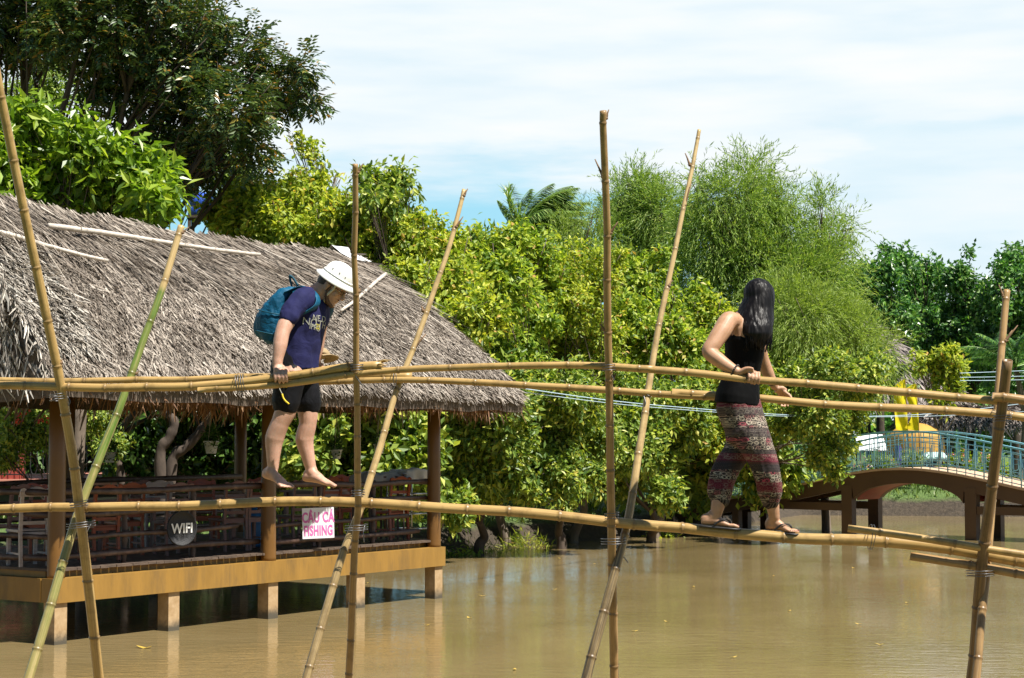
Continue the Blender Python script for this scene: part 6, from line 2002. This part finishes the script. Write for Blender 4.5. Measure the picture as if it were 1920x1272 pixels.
press_text('NE D', .058, 600, 598, M_print, .05)
press_text('NO TH', .066, 592, 607, M_print, .12)
press_text('IFRO', .050, 590, 615, M_print, .16)
press_text('22', .046, 598, 613, M_print_y, .1, .001)

# shorts
mb = MB()
torso(mb, [(Jm(551, 722), .150, .118), (Jm(550, 708), .172, .132), (Jm(549, 692), .172, .130), (Jm(551, 674), .166, .126), (Jm(555, 655), .150, .108)], lM, fM)
limb(mb, [Jm(545, 704, -.085), Jm(540, 730, -.095), Jm(536.5, 757, -.10)], [.105, .100, .092], 5)
limb(mb, [Jm(562, 704, .085), Jm(573, 732, .085), Jm(577, 759, .082)], [.105, .098, .090], 5)
shorts = link_mesh('shorts', remesh(mb, .0075, 4, 'shorts', fold_noise(13, .005, 8.0)), M_shorts, man)
sm = shorts.data
bvh2 = BVHTree.FromPolygons([v.co.copy() + ORIG[shorts.name] for v in sm.vertices], [p.vertices[:] for p in sm.polygons])


def stripe(pxs, r, mat, bv, parent, name, look=V3((0, 1, 0)), lift=.002):
    mb = MB(); P_ = []
    for x, y in pxs:
        o_ = at(x, y, DM - 1.0); d = (at(x, y, DM) - V3((0, 0, CAM_H))).normalized()
        hit = bv.ray_cast(o_, d, 3.0)
        if hit[0] is not None: P_.append(hit[0] - d * lift)
    if len(P_) > 1:
        mb.tube(catmull(P_, 4), r, 6); mb.build(name, mat, parent)


stripe([(529, 739), (531, 746), (535, 752), (542, 758)], .0055, M_yellow, bvh2, shorts, 'side_stripe')
stripe([(540, 718), (537, 727)], .0055, M_yellow, bvh2, shorts, 'side_stripe')
stripe([(522, 722), (525, 731), (529, 739)], .0025, M_print, bvh2, shorts, 'seam_piping')

# backpack, worn: a thing carried by the man
bc = Jm(518, 594, -.02)
pack = thing('backpack', bc, 'teal backpack worn by the man in the sun helmet', 'backpack')
mb = MB()
spine = (Jm(583, 548) - Jm(553, 668)).normalized()
bk = -(fM - spine * fM.dot(spine)).normalized(); lp = lM
rows = []
for f_, w, d, back in ((0.0, .09, .05, .155), (.06, .135, .085, .175), (.2, .155, .118, .205), (.4, .165, .130, .222), (.62, .160, .108, .205), (.8, .145, .080, .180), (.93, .115, .055, .155), (1.0, .07, .03, .135)):
    c = Jm(553, 655).lerp(Jm(583, 545), f_) + bk * (back * .90)
    rows.append(ring(c, lp * w * .95, bk * d * .90, 28, .78))
mb.loft(rows)
mb.ell(Jm(553, 655).lerp(Jm(583, 545), .30) + bk * .262, lp * .125, bk * .065, spine * .11)
link_mesh('bag', remesh(mb, .008, 4, 'bag', fold_noise(14, .010, 5.0)), M_pack, pack)
mb = MB()
for sg in (-1, 1):
    c0 = Jm(583, 548) + lp * sg * .085
    P_ = catmull([Jm(572, 556) + lp * sg * .085 + bk * .10, Jm(583, 543) + lp * sg * .09 + V3((0, 0, .012)), Jm(595, 556) + lp * sg * .10 + fM * (.055 if sg < 0 else .02), Jm(590, 578) + lp * sg * .135 + fM * (.088 if sg < 0 else .05), Jm(576, 600) + lp * sg * .190 + fM * .02, Jm(566, 612) + lp * sg * .19 - fM * .06], 6)
    rows = []
    for i, p_ in enumerate(P_):
        tt = (P_[min(i + 1, len(P_) - 1)] - P_[max(i - 1, 0)]).normalized(); w_ = (lp - tt * lp.dot(tt)).normalized(); n_ = tt.cross(w_)
        rows.append(ring(p_, w_ * .026, n_ * .006, 10))
    mb.loft(rows)
mb.build('shoulder_strap', M_pack, pack)
mb = MB()
for k_, (f0, w, d, back) in enumerate(((.52, .164, .120, .214), (.18, .150, .112, .202))):
    c = Jm(553, 655).lerp(Jm(583, 545), f0) + bk * back * .90
    mb.tube([p_ for p_ in ring(c, lp * (w * .95 + .008), bk * (d * .9 + .009), 28, .78)], .004, 6, closed=True)
mb.build('zip_seam', M_pack_d, pack)
mb = MB(); q = Jm(575, 540) + bk * .07
mb.tube(catmull([q, q + V3((-.03, 0, .05)), q + V3((-.055, 0, .065)), q + bk * .05 + V3((0, 0, -.01))], 5), .008, 7); mb.build('grab_handle', M_pack_d, pack)

# khaki cap in his far hand
cc = Jm(604, 668, .40)
cap = thing('cap', cc, 'khaki cap held beyond the man at his far hand', 'cap')
mb = MB(); rows = []
ca = V3((.05, .3, 1)).normalized(); c1_ = V3((1, 0, -.1)); c1_ = (c1_ - ca * c1_.dot(ca)).normalized(); c2_ = ca.cross(c1_)
for a in np.linspace(0, PI / 2 * .97, 8):
    rows.append(ring(cc + ca * (.062 * math.sin(a)) - c1_ * .02, c1_ * .078 * math.cos(a), c2_ * .07 * math.cos(a), 20))
mb.loft(rows); mb.build('crown', M_khaki, cap)
mb = MB(); vs = []
for j in range(5):
    for i in range(11):
        a = -1.25 + 2.5 * i / 10; r = .074 + .062 * j / 4 * (math.cos(a * .9))
        for dz_ in (0, -.004):
            vs.append(cc - c1_ * .02 + c1_ * math.cos(a) * r + c2_ * math.sin(a) * .9 * (r * .95) + ca * (dz_ + .012 - .02 * (a / 1.25) ** 2 - .014 * j / 4))
fs = []
idx = lambda j, i, k_: (j * 11 + i) * 2 + k_
for j in range(4):
    for i in range(10):
        fs.append((idx(j, i, 0), idx(j, i + 1, 0), idx(j + 1, i + 1, 0), idx(j + 1, i, 0))); fs.append((idx(j, i, 1), idx(j + 1, i, 1), idx(j + 1, i + 1, 1), idx(j, i + 1, 1)))
for i in range(10): fs.append((idx(4, i, 0), idx(4, i + 1, 0), idx(4, i + 1, 1), idx(4, i, 1)))
mb.add(vs, fs); mb.build('visor', M_khaki, cap)

# =================================================================== the woman
DW = D0(1400)
Jw = lambda x, y, d=0.0: at(x, y, DW + d)
psi = math.radians(8)
fW = V3((math.cos(psi), -math.sin(psi), 0)); lW = V3((math.sin(psi), math.cos(psi), 0))
woman = thing('person', Jw(1400, 1000), 'woman with long black hair, black top and patterned trousers on the bamboo pole', 'person')
mb = MB()
limb(mb, [Jw(1398, 798, -.07), Jw(1418, 840, -.085), Jw(1440, 880, -.08), Jw(1443, 915, -.05), Jw(1448, 945, -.02), Jw(1452, 970, .0)], [.085, .075, .056, .056, .044, .034], 6)
limb(mb, [Jw(1394, 800, .07), Jw(1382, 842, .07), Jw(1364, 880, .05), Jw(1354, 912, .02), Jw(1347, 945, .0), Jw(1341, 970, .0)], [.085, .075, .056, .056, .045, .035], 6)
tipsA = foot(mb, Jw(1438, 994, .035), Jw(1495, 1001, -.055), V3((0, 0, 1)), Jw(1452, 968, .0), .95, V3((.2, .9, 0)), .95)
tipsB = foot(mb, Jw(1317, 985, .01), Jw(1385, 991, -.015), V3((0, 0, 1)), Jw(1341, 966, .0), .95, V3((-.0, -.9, 0)), .95)
rowsW = [(Jw(1396, 812), .11, .09), (Jw(1391, 785), .140, .118), (Jw(1384, 755), .145, .122), (Jw(1387, 722), .135, .118), (Jw(1391, 695), .124, .108), (Jw(1395, 665), .136, .118), (Jw(1396, 640), .150, .122), (Jw(1392, 616), .150, .096), (Jw(1391, 600), .125, .072), (Jw(1396, 590), .055, .052)]
torso(mb, rowsW, lW, fW)
mb.ell(Jw(1414, 655, -.055), fW * .055, lW * .055, V3((0, 0, .055))); mb.ell(Jw(1416, 655, .075), fW * .055, lW * .055, V3((0, 0, .055)))
yawh = math.radians(-32); tl_ = math.radians(20)
fw0 = V3((math.cos(yawh), -math.sin(yawh), 0)); swd = V3((math.sin(yawh), math.cos(yawh), 0))
fwd = (fw0 * math.cos(tl_) - V3((0, 0, 1)) * math.sin(tl_)).normalized(); uwd = (fw0 * math.sin(tl_) + V3((0, 0, 1)) * math.cos(tl_)).normalized()
HW = Jw(1424, 562)
limb(mb, [Jw(1396, 598), Jw(1405, 582), Jw(1415, 570)], [.055, .048, .046], 5)
head_shapes(mb, HW, fwd, uwd, swd, .93)
# near arm
axw = (at(1440, 714, DW - .36) - at(1380, 707.5, DW - .36)).normalized()
railw = at(1412, 711, DW - .36)
limb(mb, [Jw(1380, 603, -.10), Jw(1366, 602, -.15), Jw(1353, 622, -.20), Jw(1338, 645, -.24), Jw(1330, 660, -.26), Jw(1347, 675, -.29), Jw(1366, 688, -.32), Jw(1383, 697, -.345)], [.048, .060, .059, .052, .047, .046, .038, .028], 6)
grip_hand(mb, Jw(1388, 699.5, -.352), railw, axw, .029, (0, -1, 0), .95)
# far arm
axf = (at(1500, 754, DW + .34) - at(1440, 749, DW + .34)).normalized()
limb(mb, [Jw(1398, 603, .10), Jw(1408, 608, .16), Jw(1420, 640, .22), Jw(1429, 672, .28), Jw(1440, 700, .32), Jw(1452, 724, .34)], [.048, .056, .052, .043, .040, .028], 6)
grip_hand(mb, Jw(1455, 731, .34), at(1470, 752, DW + .34), axf, .033, (0, 1, 0), .95)
link_mesh('body', remesh(mb, .0050, 4, 'body'), M_skin_w, woman)
eyes(woman, HW, fwd, uwd, swd, .93)
# tank top
mb = MB()
rowsT = [(Jw(1382, 759), .163, .145), (Jw(1383.5, 744), .161, .142), (Jw(1388, 718), .142, .126), (Jw(1391.5, 695), .131, .115), (Jw(1395.5, 665), .143, .125), (Jw(1396.5, 640), .152, .128), (Jw(1394, 622), .146, .110), (Jw(1392, 608), .116, .096), (Jw(1393, 598), .072, .080)]
torso(mb, rowsT, lW, fW)
limb(mb, [Jw(1396, 640, -.02), Jw(1398, 615, -.02), Jw(1399, 598, -.01)], [.135, .100, .078], 5)
mb.ell(Jw(1415, 655, -.055), fW * .060, lW * .060, V3((0, 0, .058))); mb.ell(Jw(1417, 655, .075), fW * .060, lW * .060, V3((0, 0, .058)))
link_mesh('tank_top', remesh(mb, .0065, 4, 'tank_top', fold_noise(11, .004, 2.0)), M_blacktop, woman)

# patterned harem trousers
m, t = new_mat('patterned_trousers')
tc = t.n('ShaderNodeTexCoord')
sp = t.n('ShaderNodeSeparateXYZ', inp={0: (tc, 3)})
at_h = t.n('ShaderNodeAttribute', attribute_name='along')
wob = t.n('ShaderNodeTexNoise', inp={'Vector': (tc, 3), 'Scale': 5.0})
hgt = t.math('MULTIPLY_ADD', (wob, 0), .020, (at_h, 2))
BK = (.014, .012, .014); CR = (.34, .28, .21); RD = (.095, .008, .020); GY = (.036, .028, .030); PK = (.22, .10, .09)
# band ground colours, from waist to cuff
bands = [(0.0, RD), (.075, (.10, .01, .02)), (.085, GY), (.155, BK), (.175, BK), (.30, GY), (.36, BK), (.385, BK), (.50, GY), (.535, (.12, .02, .035)), (.61, (.06, .028, .03)), (.63, (.035, .028, .03)), (.70, BK), (.80, RD), (.895, (.03, .02, .02)), (.94, BK)]
ground = t.ramp(hgt, bands, 'CONSTANT')
u_ = t.n('ShaderNodeAttribute', attribute_name='round')
vec = t.n('ShaderNodeCombineXYZ', inp={0: (u_, 2), 1: (hgt, 0)})
vm = t.n('ShaderNodeMapping', inp={'Vector': vec, 'Scale': (1, 1, 1)})
vor = t.n('ShaderNodeTexVoronoi', voronoi_dimensions='2D', inp={'Vector': vm, 'Scale': 26.0, 'Randomness': .55})
v2 = t.n('ShaderNodeTexVoronoi', voronoi_dimensions='2D', feature='DISTANCE_TO_EDGE', inp={'Vector': vm, 'Scale': 16.0, 'Randomness': .8})
nz = t.n('ShaderNodeTexNoise', noise_dimensions='2D', inp={'Vector': vm, 'Scale': 75.0, 'Detail': 3.0, 'Distortion': 1.8})
# petals and figures: rings and blots in cream
ringm = t.math('COMPARE', (vor, 0), .36, .065)
blot = t.ramp((nz, 0), [(.54, (0, 0, 0)), (.60, (1, 1, 1))])
where_fl = t.ramp(hgt, [(0, (.30,) * 3), (.08, (.3,) * 3), (.165, (1, 1, 1)), (.285, (.22,) * 3), (.375, (1, 1, 1)), (.49, (.15,) * 3), (.54, (.45,) * 3), (.60, (0, 0, 0)), (.70, (1, 1, 1)), (.80, (.28,) * 3), (.895, (.8,) * 3), (1, (.3,) * 3)], 'CONSTANT')
fig = t.math('MULTIPLY', t.math('MAXIMUM', ringm, t.math('MULTIPLY', (blot, 0), .9)), (where_fl, 0))
hue = t.ramp((vor, 1), [(.3, CR), (.55, (.44, .38, .30)), (.75, PK), (.9, (.42, .06, .10))])
c1 = t.mix(fig, (ground, 0), (hue, 0))
# thin border lines between the bands
w_ = t.n('ShaderNodeTexWave', wave_type='BANDS', bands_direction='Y', inp={'Vector': vm, 'Scale': 22.0, 'Distortion': 0.0})
lin = t.ramp((w_, 0), [(.90, (0, 0, 0)), (.97, (.6,) * 3)])
dsh = t.n('ShaderNodeTexWave', wave_type='BANDS', bands_direction='X', inp={'Vector': vm, 'Scale': 38.0})
lm = t.math('MULTIPLY', (lin, 0), (dsh, 0))
c2 = t.mix(t.math('MULTIPLY', lm, .6), (c1, 2), (.35, .27, .22))
n2 = t.n('ShaderNodeTexNoise', inp={'Vector': (tc, 3), 'Scale': 10.0, 'Detail': 3.0, 'Distortion': 1.0})
bp = t.n('ShaderNodeBump', inp={'Height': (n2, 0), 'Strength': .5, 'Distance': .02})
p = t.n('ShaderNodeBsdfPrincipled', inp={'Base Color': (c2, 2), 'Roughness': .75, 'Specular IOR Level': .12, 'Normal': bp})
finish(t, p)
M_trouser = m
mb = MB()
torso(mb, [(Jw(1399, 842), .075, .07), (Jw(1401, 826), .140, .140), (Jw(1397, 802), .160, .138), (Jw(1389, 778), .160, .138), (Jw(1382, 757), .156, .138), (Jw(1382, 750), .140, .122)], lW, fW)
limb(mb, [Jw(1402, 806, -.07), Jw(1417, 836, -.09), Jw(1432, 868, -.085), Jw(1442, 900, -.065), Jw(1445, 924, -.04), Jw(1445, 939, -.03)], [.120, .108, .094, .086, .078, .060], 6)
limb(mb, [Jw(1392, 812, .07), Jw(1384, 842, .07), Jw(1367, 870, .05), Jw(1354, 900, .03), Jw(1350, 921, .02), Jw(1350, 934, .01)], [.11, .092, .086, .084, .082, .068], 6)
pm = remesh(mb, .0068, 4, 'trousers', fold_noise(9, .011, 6.0, V3((1.2, 1.2, .35))))
n = len(pm.vertices); co = np.empty(n * 3, np.float32); pm.vertices.foreach_get('co', co); co = co.reshape(-1, 3)
zt = Jw(1382, 750).z; zb = Jw(1440, 944).z
# measure along the cloth: the hem of the hind leg is higher, so follow each leg
xr = np.clip((co[:, 0] - Jw(1350, 900).x) / (Jw(1442, 900).x - Jw(1350, 900).x), 0, 1)
zbe = Jw(1350, 938).z * (1 - xr) + zb * xr
al = np.clip((zt - co[:, 2]) / (zt - zbe), 0, 1)
a_ = pm.attributes.new('along', 'FLOAT', 'POINT'); a_.data.foreach_set('value', al.astype(np.float32))
cx = Jw(1390, 800); ro = np.arctan2(co[:, 1] - (DW), co[:, 0] - cx.x) * .0 + (co[:, 0] - cx.x) + (co[:, 1] - DW) * .55
a_ = pm.attributes.new('round', 'FLOAT', 'POINT'); a_.data.foreach_set('value', ro.astype(np.float32))
link_mesh('trousers', pm, M_trouser, woman)

# hair
m, t = new_mat('long_black_hair')
tc = t.n('ShaderNodeTexCoord')
mp = t.n('ShaderNodeMapping', inp={'Vector': (tc, 3), 'Scale': (14, 14, .8)})
nz = t.n('ShaderNodeTexNoise', inp={'Vector': mp, 'Scale': 3.0, 'Detail': 4.0})
rp = t.ramp((nz, 0), [(.35, (.003, .0025, .003)), (.7, (.008, .006, .006))])
bp = t.n('ShaderNodeBump', inp={'Height': (nz, 0), 'Strength': .6, 'Distance': .01})
p = t.n('ShaderNodeBsdfPrincipled', inp={'Base Color': (rp, 0), 'Roughness': .44, 'Specular IOR Level': .20, 'Normal': bp}); finish(t, p)
M_hair_w = m
mb = MB()
mb.ell(HW + uwd * .030 - fwd * .014, fwd * .108, swd * .088, uwd * .103, 28, 20)
rows = []
for (x, y, w, d, dd) in ((1431, 537, .045, .06, -.0), (1428, 545, .078, .085, -.0), (1423, 560, .102, .100, -.005), (1418, 578, .113, .102, -.02), (1417, 596, .111, .094, -.06), (1418, 612, .106, .082, -.105), (1419, 626, .096, .068, -.13), (1422, 637, .072, .046, -.14), (1426, 649, .034, .025, -.14), (1428, 656, .012, .012, -.14)):
    rows.append(ring(Jw(x, y, dd), V3((w, 0, 0)), V3((0, d, 0)), 26))
mb.loft(rows)
def hair_grooves(p):
    return .0035 * mnoise.noise(V3((p.x * 70, p.y * 70, p.z * 4)))
hm = remesh(mb, .0055, 14, 'hair', hair_grooves)
hair = link_mesh('hair', hm, M_hair_w, woman)
mb = MB(); rr = random.Random(12)
for i in range(170):
    a = rr.uniform(0, 2 * PI); f0 = rr.uniform(.5, 1)
    c0 = HW + uwd * (.05 + .05 * f0) + (fwd * math.cos(a) * .085 + swd * math.sin(a) * .075) * (1.05 - .55 * f0)
    ex = 1420 + 27 * math.cos(a) * rr.uniform(.6, 1.05); ey = rr.uniform(628, 662)
    side_d = -.05 - .07 * math.sin(a)
    mid_ = Jw(1418 + 32 * math.cos(a), 588 + rr.uniform(-6, 6), -.015 + .098 * math.sin(a) )
    m2_ = Jw(1419 + 30 * math.cos(a), 612, -.10 + .080 * math.sin(a))
    e_ = Jw(ex, ey, -.135 + .05 * math.sin(a))
    P_ = catmull([c0, mid_, m2_, e_], 6)
    mb.tube(P_, [.0016 + .0012 * (1 - j / (len(P_) - 1)) for j in range(len(P_))], 4)
mb.build('loose_strands', M_hair_w, hair)
# bracelets
mb = MB(); c = Jw(1379, 694.5, -.338); axb = (Jw(1383, 697, -.345) - Jw(1366, 688, -.32)).normalized(); s1 = axb.orthogonal().normalized(); o1 = axb.cross(s1)
for i in range(22):
    a = 2 * PI * i / 22; q = c + (s1 * math.cos(a) + o1 * math.sin(a)) * .035
    mb.ell(q, V3((.0062, 0, 0)), V3((0, .0062, 0)), V3((0, 0, .0062)), 8, 6)
mb.build('bead_bracelet', M_bead, woman)
mb = MB(); c = Jw(1450, 719.5, .338); axb = (Jw(1452, 724, .34) - Jw(1440, 700, .32)).normalized(); s1 = axb.orthogonal().normalized(); o1 = axb.cross(s1)
mb.tube([c + (s1 * math.cos(2 * PI * i / 20) + o1 * math.sin(2 * PI * i / 20)) * .032 for i in range(20)], .003, 6, closed=True)
mb.build('bracelet', M_bead, woman)
# flip-flops
for (heel, toe, big, tips, ank) in ((Jw(1438, 994, .035), Jw(1495, 1001, -.055), V3((.2, .9, 0)), tipsA, Jw(1452, 968)), (Jw(1317, 985, .01), Jw(1385, 991, -.015), V3((0, -.9, 0)), tipsB, Jw(1341, 966))):
    f = (toe - heel); Lf = f.length; f.normalize(); s = (big - f * big.dot(f)).normalized(); u = s.cross(f); u = u if u.z > 0 else -u
    mb = MB(); rows = []
    for x, w in ((-.08, .012), (-.06, .024), (.0, .032), (.2, .033), (.45, .034), (.65, .042), (.82, .044), (.95, .038), (1.03, .026), (1.06, .010)):
        c = heel + f * x * Lf - u * .006 + s * .002
        rows.append(ring(c, s * w * 1.02, u * .008, 14, .6))
    mb.loft(rows); sole = mb.build('flip_flop', M_rubber, woman)
    mb = MB(); k0 = heel + f * .74 * Lf + s * .020 + u * .040
    for sg in (-1, 1):
        e = heel + f * .30 * Lf + s * sg * .037 + u * .006
        P_ = catmull([k0 - u * .022, k0, heel + f * .55 * Lf + s * (sg * .034 + .002) + u * .050, e], 6)
        rows = []
        for i, p_ in enumerate(P_):
            tt = (P_[min(i + 1, len(P_) - 1)] - P_[max(i - 1, 0)]).normalized(); w_ = (f - tt * f.dot(tt)); w_ = w_.normalized() if w_.length > .1 else s
            rows.append(ring(p_, w_ * .006, tt.cross(w_) * .003, 8))
        mb.loft(rows)
    mb.build('strap', M_rubber, sole)
mb = MB()
for tp in (tipsA, tipsB):
    for (q, f, s, u, r) in tp: mb.ell(q - f * r * .2, f * r * .65, s * r * .62, u * r * .25, 10, 6)
mb.build('toenails', M_nail, woman)
